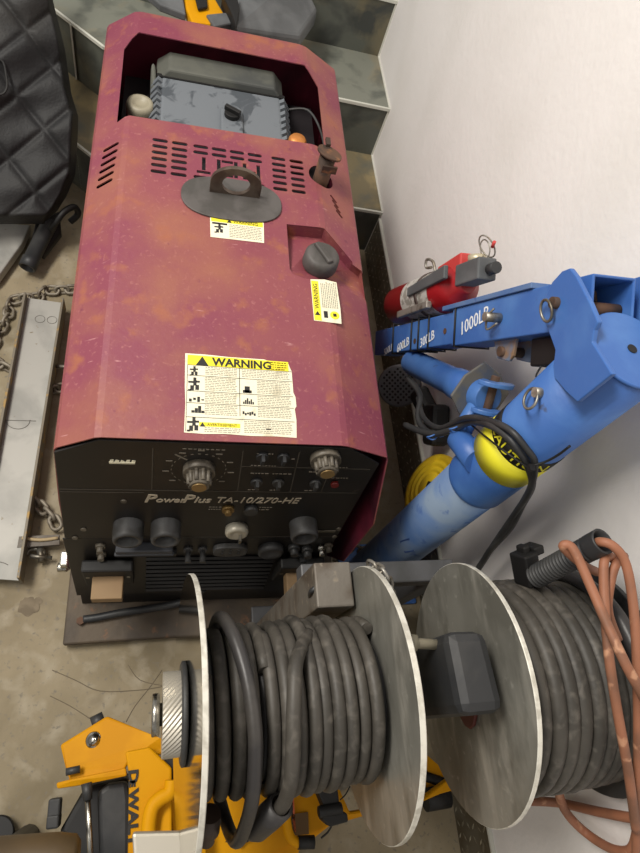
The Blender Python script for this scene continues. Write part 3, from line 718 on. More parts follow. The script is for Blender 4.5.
# corrugated sleeve and connector
cs = thing('corrugated_tube', 'black corrugated plastic tube end lying over the right reel', 'tube', (.61, .20, .72))
a_ = D(535, 577, .90); b_ = D(603, 541, .80); L_ = (b_ - a_).length; pr = [(0, .013)]
for k in range(22):
    t = L_ * (k + .5) / 22; pr += [(t - .0016, .0172 if k < 18 else .0176), (t, .0172 if k < 18 else .0176), (t + .0008, .0142 if k < 18 else .0176)]
pr += [(L_, .0178), (L_, .015), (L_ - .035, .0145)]
g = G(); g.lathe(a_, b_ - a_, pr, 28, cap=False); obj('sleeve', g, M_dark, cs)
g = G(); c_ = D(526, 568, .92); rt = Matrix.Rotation(.3, 3, 'Z') @ Matrix.Rotation(.5, 3, 'X')
g.box(c_, (.026, .05, .036), rt); g.box(c_ + Vector((.012, .026, .012)), (.018, .014, .03), rt); g.box(c_ + Vector((-.004, .024, .01)), (.012, .018, .02), rt); obj('plug_body', g, M_blk2, cs, bevel=.003)
# orange hoses
oh = thing('orange_hose', 'looped orange rubber twin hose hanging over the right reel', 'hose', (.64, .05, .50))
def hose(pts, r=.0062, name='strand'):
    g = G(); P = [D(u, v, d) for u, v, d in pts]; P = [p if p.x < .672 else CAMP + (p - CAMP) * (.672 / p.x) for p in P]; g.tube(P, r, 12, smooth=8)
    return obj(name, g, M_org, oh)
hose([(597, 572, .86), (585, 566, .82), (572, 556, .80), (563, 546, .79), (573, 549, .785), (590, 585, .77), (606, 622, .75), (626, 665, .73), (645, 700, .74), (662, 740, .78)])
hose([(590, 546, .83), (600, 542, .80), (613, 546, .79), (625, 562, .79), (632, 595, .785), (636, 640, .78), (638, 700, .78), (638, 760, .79), (637, 820, .82), (636, 870, .85)])
hose([(616, 562, .83), (609, 556, .81), (604, 563, .80), (604, 590, .79), (606, 625, .775), (610, 665, .765), (618, 715, .765), (628, 770, .78), (636, 830, .82)])
hose([(618, 640, .80), (608, 610, .80), (611, 580, .805), (617, 562, .81), (624, 556, .83)])
hose([(562, 780, .90), (559, 792, .92), (566, 812, .94), (585, 832, .95), (610, 848, .94), (630, 850, .91), (637, 832, .88)], .0068)
hose([(530, 801, 1.03), (560, 803, 1.02), (600, 812, 1.0), (655, 822, .98)], .0072, 'strand')

# ================================================================== BLUE DAVIT CRANE
cr = thing('davit_crane', 'blue painted steel davit crane with post and folded boom standing by the white wall', 'crane', (.567, .331, 0))
pb = Zp(362, 577, 0); pt = D(632, 349, .725); pd = (pt - pb).normalized(); PLn = (pt - pb).length
g = G(); g.lathe(pb, pd, [(.004, .052), (PLn * .66, .052)], 40); obj('mast', g, M_blueg, cr)
g = G(); g.lathe(pb + pd * PLn * .62, pd, [(0, .0535), (.004, .0555), (.012, .0555), (PLn * .38 - .006, .0545)], 40); slv = obj('mast_sleeve', g, M_blue, cr)
g = G(); g.lathe(pb + pd * (PLn - .006), pd, [(0, .052), (.001, .056), (.005, .056), (.006, .0545)], 44); cap_ = obj('cap_plate', g, M_blue, cr)
g = G(); g.cyl(pt + pd * .0002, pt + pd * .0012, .0062, 16); obj('centre_hole', g, M_blk2, cap_)
g = G(); g.box((.567, .331, .006), (.2, .16, .012)); obj('base_plate', g, M_blue, cr, bevel=.003)
def post_at(u, v, rad=.053):
    """point on the mast surface seen at a pixel"""
    r = ray(u, v); a = r - pd * r.dot(pd); o = CAMP - pb; b = o - pd * o.dot(pd)
    A = a.dot(a); B = 2 * a.dot(b); Cc = b.dot(b) - rad * rad; dsc = B * B - 4 * A * Cc
    t = (-B - math.sqrt(max(dsc, 0))) / (2 * A); return CAMP + r * t
# yellow and black sticker band
def band(h0, h1, rad, m, name, parent, a0=0, a1=2 * math.pi, n=48, ref=Vector((-1, 0, 0)), tilt=0):
    a, b = frame(pd, ref); g = G(); vs = []; fs = []
    for k in range(n + 1):
        an = a0 + (a1 - a0) * k / n; dirn = a * math.cos(an) + b * math.sin(an); tt = tilt * math.cos(an)
        for h, rr in ((h0 + tt, rad), (h1 + tt, rad), (h1 + tt, rad - .002), (h0 + tt, rad - .002)): vs.append(pb + pd * h + dirn * rr)
    for k in range(n):
        for q in range(4): fs.append((k * 4 + q, k * 4 + (q + 1) % 4, k * 4 + 4 + (q + 1) % 4, k * 4 + 4 + q))
    g.add(vs, fs, 0, True); return obj(name, g, m, parent)
def hgt(p): return (p - pb).dot(pd)
hy0 = hgt(post_at(495, 480)); hy1 = hgt(post_at(513, 463))
band(hy0, hy1, .0561, M_stk, 'yellow_band', cr)
bk = band(hy1, hy1 + .028, .0563, M_blk2, 'caution_band', cr)
# caution lettering wrapped round the band
aa, bb = frame(pd, Vector((-1, 0, 0)))
cw = text('caution_lettering', 'CAUTION', .026, (0, 0, 0), (1, 0, 0), (0, 1, 0), M_stk, None, depth=.0004)
pc = post_at(503, 452); dc = (pc - pb) - pd * hgt(pc); ang0 = math.atan2(dc.dot(bb), dc.dot(aa))
for v_ in cw.data.vertices:
    q = v_.co + cw.location; an = ang0 - .80 + q.x / .0565; dirn = aa * math.cos(an) + bb * math.sin(an)
    v_.co = Matrix.Translation(-cr.location) @ (pb + pd * (hy1 + .005 + q.y) + dirn * (.0566 + q.z))
cw.location = (0, 0, 0); cw.parent = cr
# dark sticker patch low on the mast
def patch(pix, rad, m, name, th=.0006):
    P = [post_at(u, v, rad) for u, v in pix]; nrm = (P[0] - pb) - pd * hgt(P[0]); g = G(); g.prism(P, nrm.normalized() * th); return obj(name, g, m, cr)
patch([(400, 541), (409, 538), (414, 551), (405, 553)], .0523, mat('blue_patch', (40, 74, 136), .5), 'blue_patch')
# boom
bn = Vector((.541, .430, 1.028)); bf = D(386, 344, 1.46); bd = (bf - bn).normalized(); BL = (bf - bn).length
sx_ = Vector((1, 0, 0)); sx_ = (sx_ - bd * sx_.dot(bd)).normalized(); su = bd.cross(sx_); 
if su.z < 0: su = -su
def BP(t, x, u): return bn + bd * t + sx_ * x + su * u
def sqtube(name, t0, t1, hw, m, parent=cr, hollow=True, th=.004, bev=.002):
    g = G(); o = [(-hw, -hw), (hw, -hw), (hw, hw), (-hw, hw)]; i = [(x * (hw - th) / hw, y * (hw - th) / hw) for x, y in o]
    vs = [BP(t, *p) for t in (t0, t1) for p in o] + [BP(t, *p) for t in (t0, t1) for p in i]
    fs = []
    for k in range(4):
        j = (k + 1) % 4; fs += [(k, j, 4 + j, 4 + k), (8 + j, 8 + k, 12 + k, 12 + j), (j, k, 8 + k, 8 + j), (4 + k, 4 + j, 12 + j, 12 + k)]
    g.add(vs, fs); return obj(name, g, m, parent, bevel=bev)
TB = None
sqtube('boom', 0, BL * .475, .0325, M_blue)
sqtube('boom_extension', BL * .40, BL, .0285, M_blue)
g = G(); 
def bbox(g, t0, t1, x0, x1, u0, u1, mi=0):
    vs = [BP(t, x, u) for t in (t0, t1) for x in (x0, x1) for u in (u0, u1)]
    return g.add(vs, [(0, 1, 3, 2), (4, 6, 7, 5), (0, 4, 5, 1), (2, 3, 7, 6), (0, 2, 6, 4), (1, 5, 7, 3)], mi)
bbox(g, BL * .16, BL * .52, -.037, .030, .0328, .041); obj('top_bar', g, M_blueg, cr, bevel=.001)
def bpix(u, v, x=-.033):
    """(t, u) of the boom's visible side face at a pixel"""
    r = ray(u, v); p0 = BP(0, x, 0); t = (p0 - CAMP).dot(sx_) / r.dot(sx_); P = CAMP + r * t - bn; return P.dot(bd), P.dot(su)
# capacity lettering
def boomtext(s_, u, v, size, x=-.0333):
    t, h = bpix(u, v, x); text('capacity_lettering', s_, size, BP(t, x, h), -bd * .97 + su * .22, su * .97 + bd * .22, M_white, cr, depth=.0003, sx=.95, shear=.15)
boomtext('1000LB', 460, 336, .032); boomtext('300LB', 420, 348, .026, -.0295); boomtext('600LB', 397, 353, .026, -.0295); boomtext('500LB', 384, 356, .022, -.0295)
for (u, hw) in ((455, .0345), (427, .0305), (417, .0305), (410, .0305), (392, .0305)):
    t, h = bpix(u, 335); g = G(); hw2 = hw + .0035
    g.tube([BP(t + .012 * 0, -hw, -hw), BP(t, -hw, hw2 + (.0 if hw > .033 else .0)), BP(t, hw, hw2), BP(t, hw, -hw)], .0022, 8, closed=True, smooth=1); obj('strap', g, M_blk2, cr)
for (u, v) in ((443, 331), (413, 341), (402, 344)):
    t, h = bpix(u, v); g = G(); g.cyl(BP(t, -.0286, h), BP(t, -.0298, h), .0055, 14); obj('pin_hole', g, M_rust, cr)
# locking pin on the boom
t, h = bpix(500, 318); g = G(); g.cyl(BP(t, -.033, h), BP(t, -.060, h), .0075, 16); g.tube([BP(t - .01, -.05, h + .012), BP(t, -.055, h - .0), BP(t + .008, -.05, h - .018), BP(t - .012, -.045, h - .01)], .0018, 6, smooth=4); obj('locking_pin', g, M_galv, cr)
# cheek plates at the mast top
xpl = BP(0, -.036, 0).x
def cheek(x, th, name='cheek_plate', dx=0):
    out = [(541, 305), (552, 282), (562, 271), (570, 268), (576, 276), (590, 303), (598, 322), (594, 330), (592, 342), (612, 374), (577, 402), (566, 392), (554, 378), (553, 366), (555, 350), (545, 322)]
    P = [Xp(u, v, xpl - .018) for u, v in out]; P = [Vector((x, p.y, p.z)) for p in P]
    g = G(); g.prism(P, (th, 0, 0)); return obj(name, g, M_blue, cr, bevel=.0015)
cheek(xpl - .018, .007); cheek(xpl + .088, .007)
def ring(c, nrm, r, rr, m, parent=cr, name='pull_ring'):
    a, b = frame(nrm); g = G(); g.tube([c + a * (r * math.cos(2 * math.pi * k / 28)) + b * (r * 1.15 * math.sin(2 * math.pi * k / 28)) for k in range(28)], rr, 8, closed=True, smooth=1); return obj(name, g, m, parent)
c_ = Xp(557, 303, xpl - .018); g = G(); g.cyl(c_ + Vector((.02, 0, 0)), c_ - Vector((.008, 0, 0)), .0075, 14); obj('pivot_pin', g, M_rust, cr)
ring(c_ + Vector((-.009, -.004, -.012)), (1, .1, .15), .0125, .002, M_steel)
c_ = post_at(542, 393, .0525); nr = ((c_ - pb) - pd * hgt(c_)).normalized(); g = G(); g.cyl(c_ - nr * .002, c_ + nr * .012, .007, 14); obj('set_pin', g, M_galv, cr)
ring(c_ + nr * .012 + Vector((0, -.004, -.010)), nr + Vector((0, .2, .2)), .013, .002, M_steel)
for (u, v) in ((574, 419),):
    c_ = post_at(u, v, .0525); nr = ((c_ - pb) - pd * hgt(c_)).normalized(); g = G(); g.cyl(c_ - nr * .002, c_ + nr * .0008, .0062, 14); obj('pin_hole', g, M_blk2, cr)
g = G(); g.cyl(BP(.025, -.03, -.006), BP(.025, .03, -.006), .009, 16); obj('pivot_bolt', g, M_rust, cr)
g = G(); g.tube([BP(.05, -.012, .02), BP(.05, .012, .02), BP(.05, .012, -.02), BP(.05, -.012, -.02)], .003, 8, closed=True, smooth=3); obj('inner_hook', g, M_rust, cr)
# underside brackets
t0, h0 = bpix(486, 352); t1, h1 = bpix(508, 350); g = G()
g.prism([BP(t0, -.020, -.032), BP(t1, -.020, -.032), BP(t1 + .006, -.020, -.058), BP(t1 + .016, -.020, -.066), BP(t0 - .012, -.020, -.060)], sx_ * .005); obj('jack_bracket', g, mat('bracket_grey_blue', (98, 112, 134), .5, c2=(130, 104, 80), scale=40), cr, bevel=.001); g = G(); g.prism([BP(t0, .015, -.032), BP(t1, .015, -.032), BP(t1 + .006, .015, -.058), BP(t1 + .016, .015, -.066), BP(t0 - .012, .015, -.060)], sx_ * .005)
br = obj('jack_bracket', g, mat('bracket_grey_blue', (98, 112, 134), .5, c2=(130, 104, 80), scale=40), cr, bevel=.001)
g = G(); g.cyl(BP((t0 + t1) / 2 + .004, -.026, -.05), BP((t0 + t1) / 2 + .004, .022, -.05), .008, 12); obj('bracket_pin', g, M_rust, br)
t2, _h = bpix(530, 340); g = G(); bbox(g, t2 - .035, t2 + .028, -.012, .028, -.075, -.034); hb = obj('hook_box', g, M_blk2, cr, bevel=.003)
g = G(); g.tube([BP(t2 + .0, -.012, -.075), BP(t2 + .005, -.016, -.090), BP(t2 - .012, -.016, -.094), BP(t2 - .018, -.012, -.08), BP(t2 - .03, -.014, -.088)], .0014, 6, smooth=4); obj('wire_clip', g, M_blk2, hb)
# jack
ja, jb = D(412, 362, 1.30), D(479, 394, 1.06); jd = (jb - ja).normalized()
g = G(); g.lathe(ja, jd, [(0, .024), (.003, .027), ((jb - ja).length * .7, .027), ((jb - ja).length * .7 + .004, .030), ((jb - ja).length, .030)], 28); obj('jack_tube', g, M_blue, cr)
g = G(); pa = jb; ux = (ray(485, 352) - ray(481, 393)).normalized(); ux = (ux - jd * ux.dot(jd)).normalized(); uy = jd.cross(ux)
P = []
for k in range(8):
    a = math.pi * k / 4 + .15; rr = .058 if k % 2 == 0 else .050; P.append(pa + ux * (rr * math.cos(a)) + uy * (rr * math.sin(a)))
g.prism(P, jd * .006); obj('jack_flange', g, mat('flange_grey', (112, 108, 100), .55, .3, c2=(88, 96, 110), scale=30), cr, bevel=.002)
g = G()
for s_ in (-1, 1):
    c_ = pa + ux * (.024 * s_) ; Q = [c_ + uy * (.034 * math.cos(a)) + jd * (.006 + (.03 if math.sin(a) >= 0 else 0) + .028 * max(0, math.sin(a))) for a in [2 * math.pi * k / 24 for k in range(24)]]
    g.prism(Q[:13], ux * .008)
g.cyl(pa, pa + jd * .03, .030, 24, .026); obj('clevis', g, M_blue, cr, bevel=.0015)
g = G(); g.cyl(pa + jd * .034 - ux * .04, pa + jd * .034 + ux * .04, .0075, 14); obj('clevis_pin', g, M_rust, cr)
g = G()
for k in range(3):
    cc = pa + jd * .045 - ux * .036 + uy * (.02 - .018 * k); g.tube([cc + uy * (.010 * math.cos(a)) + jd * (.006 * math.sin(a)) for a in [2 * math.pi * q / 14 for q in range(14)]], .0022, 6, closed=True, smooth=1)
obj('retaining_chain', g, M_galv, cr)
# lug joining the jack to the mast
g = G(); la = D(458, 438, 1.04); lb = post_at(478, 462, .045); g.lathe(la, lb - la, [(0, .018), (.004, .021), ((lb - la).length, .022)], 24); g.cyl(la, pa + jd * .01, .018, 20, .014); obj('jack_lug', g, M_blue, cr)
# electric lead strapped round the mast
ld = thing('strapped_lead', 'bundle of black electrical leads strapped around the crane post', 'cable', (.55, .33, .5))
def lead(pts, r, name='lead'):
    g = G(); g.tube([D(*p) if len(p) == 3 else post_at(p[0], p[1], p[2] if p[2] else .06) for p in pts], r, 10, smooth=6); obj(name, g, M_dark, ld)
def sf(u, v, o=.0): return post_at(u, v, .0625 + o)
g = G(); g.tube([D(405, 425, 1.20), D(430, 434, 1.12), D(452, 430, 1.04), D(470, 422, .98), sf(490, 425, .004), sf(508, 437), sf(520, 452), sf(529, 468), sf(532, 485, .004), D(522, 505, .98), D(510, 528, 1.05), D(492, 548, 1.12), D(484, 560, 1.16), D(474, 576, 1.2), D(466, 596, 1.25)], .006, 10, smooth=6); obj('lead', g, M_dark, ld)
g = G(); g.tube([D(418, 398, 1.25), D(424, 418, 1.18), D(440, 428, 1.10), D(465, 418, .98), sf(487, 420, .006), sf(510, 430, .004), sf(526, 448, .002), sf(535, 464, .002), sf(530, 490, .008), D(516, 512, 1.0), D(500, 535, 1.08), D(486, 556, 1.15), D(470, 580, 1.22)], .005, 10, smooth=6); obj('lead', g, M_dark, ld)
g = G(); g.tube([D(408, 378, 1.30), D(420, 395, 1.24), D(418, 418, 1.2), D(428, 432, 1.15), D(444, 432, 1.10)], .006, 8, smooth=5); obj('lead', g, M_dark, ld)
g = G(); g.tube([sf(531, 466, .008), sf(545, 462, .004), sf(558, 455, .002), sf(570, 446, 0)], .0018, 6, smooth=4); g.tube([sf(470, 424, 0.0), sf(500, 448, .006), sf(531, 470, .010)], .0016, 6, smooth=4); g.box(sf(531, 468, .012), (.008, .010, .008)); obj('cable_tie', g, M_blk2, ld)
g = G(); 
for (u, v) in ((432, 437), (440, 434), (455, 429), (462, 427)): 
    c_ = D(u, v, 1.10 if u < 445 else 1.02); g.tube([c_ + Vector((.009 * math.cos(a), .002 * math.sin(a * 2), .009 * math.sin(a))) for a in [2 * math.pi * k / 12 for k in range(12)]], .0015, 6, closed=True, smooth=1)
obj('blue_wire_tie', g, M_blue, ld)

# ================================================================== FIRE EXTINGUISHER on the boom
fe = thing('fire_extinguisher', 'small red fire extinguisher strapped on top of the blue crane boom', 'fire extinguisher', tuple(BP(BL * .6, 0, .04)))
uo = .0375 + .043
t0 = BL * .90; t1 = BL * .50
g = G(); a_ = BP(t0, .0, uo); b_ = BP(t1, .0, uo); L_ = (b_ - a_).length; rE = .043
g.lathe(a_, b_ - a_, [(0, rE * .5), (.002, rE * .85), (.008, rE), (L_ - .03, rE), (L_ - .012, rE * .8), (L_, rE * .42), (L_ + .01, rE * .36)], 36); obj('cylinder', g, M_red, fe)
g = G(); g.lathe(a_ + (b_ - a_) * .34, b_ - a_, [(0, rE + .0006), (L_ * .42, rE + .0006)], 36, cap=False); lb_ = obj('instruction_label', g, mat('silver_label', (204, 202, 196), .45, .2, c2=(160, 156, 148), scale=60, lo=.5, hi=.56), fe)
g = G(); g.lathe(a_ + (b_ - a_) * .58, b_ - a_, [(0, rE + .001), (0, rE + .003), (.010, rE + .003), (.010, rE + .001)], 36, cap=False); obj('strap_band', g, mat('strap_brown', (74, 62, 58), .5), fe)
ed_ = (b_ - a_).normalized()
def EP(t, x, u): return a_ + ed_ * t + sx_ * x + su * u
g = G(); 
def ebox(g, t0, t1, x0, x1, u0, u1, u2=None, u3=None):
    u2 = u0 if u2 is None else u2; u3 = u1 if u3 is None else u3
    vs = [EP(t0, x0, u0), EP(t0, x0, u1), EP(t0, x1, u0), EP(t0, x1, u1), EP(t1, x0, u2), EP(t1, x0, u3), EP(t1, x1, u2), EP(t1, x1, u3)]
    g.add(vs, [(0, 1, 3, 2), (4, 6, 7, 5), (0, 4, 5, 1), (2, 3, 7, 6), (0, 2, 6, 4), (1, 5, 7, 3)])
ebox(g, L_ - .002, L_ + .078, -.022, .014, -.004, .034); obj('valve_body', g, M_grey, fe, bevel=.003)
g = G(); ebox(g, L_ * .50, L_ + .01, -.050, -.041, -.004, .014, .006, .030); obj('carry_handle', g, M_grey, fe, bevel=.002)
g = G(); g.cyl(EP(L_ + .085, -.003, .012), EP(L_ + .105, -.003, .012), .010, 16); obj('nozzle', g, M_dark, fe)
g = G(); ebox(g, L_ * .74, L_ + .012, -.020, .02, rE * .5, rE + .002, .02, rE + .012); obj('lever', g, M_redp, fe, bevel=.003)
g = G(); g.cyl(EP(L_ + .035, .0, .034), EP(L_ + .035, .0, .046), .016, 20); obj('pressure_gauge', g, mat('gauge_pale', (196, 186, 160), .4, .4), fe)
ring(EP(L_ + .066, .0, .055), sx_ * 1 + su * .6, .018, .0014, M_galv, fe, 'pull_pin_ring')
ring(EP(L_ + .06, .0, .052), sx_ + su * .2, .014, .0012, M_galv, fe, 'pull_pin_ring')
g = G(); g.cyl(EP(L_ + .083, .0, .050), EP(L_ + .094, -.003, .056), .003, 8); obj('red_tag', g, M_redp, fe)
g = G(); g.tube([EP(L_ * .62, -.006, rE), EP(L_ * .60, -.01, rE + .022), EP(L_ * .52, -.012, rE + .03), EP(L_ * .50, -.010, rE + .016), EP(L_ * .57, -.008, rE + .012)], .003, 8, smooth=4); obj('strap_buckle', g, M_galv, fe)
g = G(); ebox(g, L_ * .30, L_ * .78, -.045, -.033, -.040, -.026, -.036, -.022); obj('bracket_flap', g, M_galv, fe, bevel=.002)

# yellow strap / hose drum between post and wall
yr = thing('hose_drum', 'yellow ribbed disc drum with black square label behind the crane post', 'drum', (.62, .50, 0))
ca = Zp(425, 480, .17); ca.x = .600; cb = Vector((.672, ca.y - .05, .16)); ca = D(428, 486, 1.43); axd = Vector((.90, -.28, -.36)).normalized()
K_ = 1.08
g = G(); g.lathe(ca, axd, [(0, .004), (0, .030), (.003, .032), (.003, .036), (0, .038), (0, .044), (.003, .046), (.003, .050), (0, .052), (0, .058), (.003, .060), (.003, .064), (.0, .067), (.003, .078), (.012, .080), (.014, .078)], 48)
g.v = [ca + (v - ca) * K_ for v in g.v]; obj('side_disc', g, M_yel2, yr)
g = G(); q = D(418, 485, 1.40); q = q + axd * (ca - q).dot(axd) - axd * .002; a = (D(427, 470, 1.4) - D(425, 488, 1.4)); a = (a - axd * a.dot(axd)).normalized(); b = axd.cross(a); g.prism([q + b * (-.016) + a * (-.022), q + b * .016 + a * (-.022), q + b * .016 + a * .022, q - b * .016 + a * .022], -axd * .002); obj('square_label', g, M_blk2, yr)
g = G(); g.cyl(ca + axd * .012, ca + axd * .075, .070, 36); obj('drum_body', g, M_blk2, yr)
g = G(); g.lathe(ca + axd * .072, axd, [(0, .076), (.003, .080), (.010, .080), (.012, .076)], 40); obj('side_disc', g, mat('tan_disc', (176, 150, 84), .55), yr)
# perforated grey disc by the skirting
pz = thing('perforated_cover', 'round grey perforated metal cover leaning on the floor beside the welder', 'cover', (.60, .85, 0))
pc_ = D(398, 386, 1.60); nrm = (CAMP - pc_).normalized() * .6 + Vector((-.5, -.3, .3)); nrm.normalize(); a, b = frame(nrm)
g = G(); g.lathe(pc_, -nrm, [(.0, .051), (.002, .056), (.03, .056)], 44); obj('shell', g, M_grey, pz)
g = G()
for i in range(-5, 6):
    for j in range(-5, 6):
        x, y = i * .0105, j * .0105
        if x * x + y * y < .045 ** 2: c_ = pc_ + a * x + b * y; g.prism([c_ + nrm * .0003 + a * (.0034 * math.cos(q)) + b * (.0034 * math.sin(q)) for q in [math.pi / 4 * k for k in range(8)]], nrm * .0005)
hl = obj('hole_grid', g, M_blk2, pz)
# black pump-like body behind the jack
g = G(); c_ = Xp(436, 425, .652); g.box(c_, (.05, .10, .06), Matrix.Rotation(.5, 3, 'X')); g.box(c_ + Vector((-.01, .07, -.02)), (.04, .08, .05), Matrix.Rotation(.3, 3, 'Z'))
tag(obj('black_tool_case', g, M_blk2, bevel=.012), 'black tool body wedged under the jack against the wall', 'tool')

# ================================================================== CHAINS
M_chain = mat('chain_grey', (142, 134, 120), .55, .3, c2=(104, 94, 80), scale=40)
def chain(name, pts, label, r=.0035, L=.030, Wd=.020, m=M_chain, slack=.72, group=None):
    P = catmull([Vector(p) for p in pts], 14, False); g = G(); acc = 0; k = 0; step = L * slack
    cum = [0]
    for i in range(1, len(P)): cum.append(cum[-1] + (P[i] - P[i - 1]).length)
    s_ = 0
    while s_ < cum[-1]:
        i = max(j for j in range(len(cum)) if cum[j] <= s_); i = min(i, len(P) - 2); d = (P[i + 1] - P[i]).normalized(); c_ = P[i] + d * (s_ - cum[i])
        up = Vector((0, 0, 1)); side = d.cross(up).normalized(); nn = d.cross(side); an = (.35 if k % 2 else 1.35) + random.uniform(-.25, .25); w_ = side * math.cos(an) + nn * math.sin(an)
        Q = []
        for q in range(16):
            a = 2 * math.pi * q / 16; Q.append(c_ + d * ((L - Wd) / 2 * (1 if math.cos(a) > 0 else -1) + Wd / 2 * math.cos(a)) + w_ * (Wd / 2 * math.sin(a)))
        g.tube(Q, r, 7, closed=True, smooth=1); s_ += step; k += 1
    return tag(obj(name, g, m), label, 'chain', 'steel chains around the welder')
chain('chain', [Zp(u, v, .014) for u, v in [(-10, 350), (0, 330), (8, 316), (10, 303), (22, 298), (38, 297), (45, 291), (58, 290), (78, 289)]], 'grey steel chain curving around the top end of the steel channel', .0042, .036, .024)
chain('chain', [Zp(u, v, .014) for u, v in [(-12, 358), (-4, 362), (6, 367)]], 'short end of chain at the left edge beside the steel channel', .0045, .036, .024)
chain('chain', [Zp(u, v, .02) for u, v in [(34, 500), (42, 508), (50, 514), (56, 524)]], 'short dark chain between steel channel and welder front corner', .0048, .036, .024, M_chain)
chain('chain', [Zp(u, v, .016) for u, v in [(52, 390), (60, 388), (70, 386)]], 'bit of chain beside the middle of the steel channel', .0042, .034, .022, M_chain)
chain('chain', [Vector((XW - .09, 1.28, .02)), Vector((XW - .08, 1.20, .03)), Vector((XW - .10, 1.12, .02)), Vector((XW - .09, 1.02, .02)), Vector((XW - .1, .92, .02))], 'steel chain lying along the diamond plate skirting behind the welder', .005, .04, .027)
chain('chain', [D(u, v, d) for u, v, d in [(372, 566, .95), (382, 572, .93), (388, 584, .93), (390, 596, .95)]], 'bright chain hanging over the rack crossbar behind the left reel', .0030, .022, .015, M_galv, .68)
chain('chain', [Zp(u, v, .014) for u, v in [(340, 556), (352, 548), (364, 552), (374, 546)]], 'dark chain on the floor at the foot of the crane post', .0045, .036, .024, M_chain)

# ================================================================== STEEL CHANNEL left of the welder
ch = thing('steel_channel', 'long pale steel channel beam lying on the floor left of the welder', 'steel channel', tuple(Zp(20, 430, 0)))
A0, A1 = Zp(28, 299, .035), Zp(63, 304, .035); B0, B1 = Zp(-22, 578, .035), Zp(19, 581, .035)
dl = (B0 - A0).normalized(); dw = (A1 - A0).normalized(); 
g = G(); g.prism([A0, A1, B1, B0], (0, 0, .005)); obj('web', g, M_mesh, ch)
M_fl = mat('flange_edge', (120, 112, 98), .6, .3, c2=(160, 130, 74), scale=40, lo=.55, hi=.65)
for (a, b, s_) in ((A0, B0, -1), (A1, B1, 1)):
    o = dw * .006 * s_; g = G(); g.prism([a + Vector((0, 0, -.022)), b + Vector((0, 0, -.022)), b + o + Vector((0, 0, -.022)), a + o + Vector((0, 0, -.022))], (0, 0, .052)); obj('channel_flange', g, M_fl, ch, bevel=.001)
g = G(); c_ = Zp(66, 367, .02); g.cyl(Zp(52, 366, .03), Zp(84, 368, .03), .005, 12); obj('cross_pin', g, M_galv, ch)
g = G(); g.prism([Zp(20, 538, .03), Zp(60, 536, .02), Zp(60, 546, .02), Zp(18, 549, .03)], (0, 0, .012)); obj('tie_bar', g, M_rack, ch)
g = G(); g.tube([Zp(22, 538, .044), Zp(40, 540, .040), Zp(58, 538, .034)], .004, 8, smooth=4); obj('weld_bead', g, mat('weld_bead_tan', (176, 156, 120), .6), ch)
# chalk-like marks
g = G()
for cx_, cy_ in ((40, 319), (52, 320)): g.tube([Zp(cx_ + 5 * math.cos(a), cy_ + 3.6 * math.sin(a), .0405) for a in [2 * math.pi * k / 12 for k in range(12)]], .0007, 5, closed=True, smooth=1)
for (cx_, cy_) in ((18, 422),): g.tube([Zp(cx_ + 12 * math.cos(a), cy_ - 2 + 9 * math.sin(a), .0405) for a in [math.pi * k / 10 for k in range(11)]], .0008, 5, smooth=1); g.tube([Zp(3, 420, .0405), Zp(36, 421, .0405)], .0008, 5, smooth=1)
g.tube([Zp(-4, 561, .0405), Zp(4, 563, .0405), Zp(8, 565, .0405)], .0008, 5, smooth=2)
obj('marker_line', g, mat('marker_grey', (108, 104, 98), .7), ch)
hk = thing('shackle', 'small grey shackle on the floor by the tie bar', 'shackle', tuple(Zp(40, 552, 0)))
g = G(); g.tube([Zp(u, v, .018) for u, v in [(26, 556), (30, 550), (38, 549), (44, 553), (40, 559)]], .006, 10, smooth=5); obj('bow', g, M_steel, hk)
g = G(); g.cyl(Zp(40, 548, .02), Zp(42, 562, .02), .008, 10); g.cyl(Zp(30, 556, .03), Zp(52, 558, .02), .005, 10); obj('pin', g, M_steel, hk)

# ================================================================== QUILTED BLACK BLANKET / BAG on the stairs
def bagp(u, v, o=0):
    # sloping support plane: z rises going away
    n_ = Vector((.25, -.78, .85)).normalized(); p0 = Vector((-.34, 1.34, .14)); r = ray(u, v); t = (p0 - CAMP).dot(n_) / r.dot(n_); return CAMP + r * t + n_ * o
def rb(v):
    pts = [(-60, 42), (0, 54), (20, 60), (50, 67), (90, 72), (115, 79), (150, 78), (175, 76), (195, 68), (212, 57), (222, 45)]
    for (a, b), (c_, d) in zip(pts, pts[1:]):
        if a <= v <= c_: return b + (d - b) * (v - a) / (c_ - a)
    return pts[-1][1]
g = G(); NU, NV = 90, 130; vs = []; fs = []
for j in range(NV + 1):
    v = -60 + 284 * j / NV; R_ = rb(v)
    for i in range(NU + 1):
        s_ = i / NU; u = -110 + (R_ + 110) * (1 - (1 - s_) ** 1.15)
        a = (u * .60 + v * .74) / 41.0; b = (u * .80 - v * .62) / 46.0
        da = abs(a - round(a)); db = abs(b - round(b)); q = min(1, min(da, db) * 6.5); puff = .0085 * (1 - (1 - q) ** 2) + .004 * min(1, min(da, db) * 2.5)
        edge = min(1, (R_ - u) / 9.0, (224 - v) / 9.0); puff = puff * max(edge, 0) + (edge - 1) * .05
        puff += .010 * math.sin(u * .05 + v * .03) + .004 * math.sin(v * .14 + u * .04)
        vs.append(bagp(u, v, .02 + puff))
for j in range(NV):
    for i in range(NU): fs.append((j * (NU + 1) + i, j * (NU + 1) + i + 1, (j + 1) * (NU + 1) + i + 1, (j + 1) * (NU + 1) + i))
g.add(vs, fs, 0, True); bg = obj('quilted_blanket', g, M_cloth)
md = bg.modifiers.new('s', 'SOLIDIFY'); md.thickness = .025; md.offset = -1
tag(bg, 'black diamond-quilted padded blanket draped over the stairs left of the welder', 'blanket')
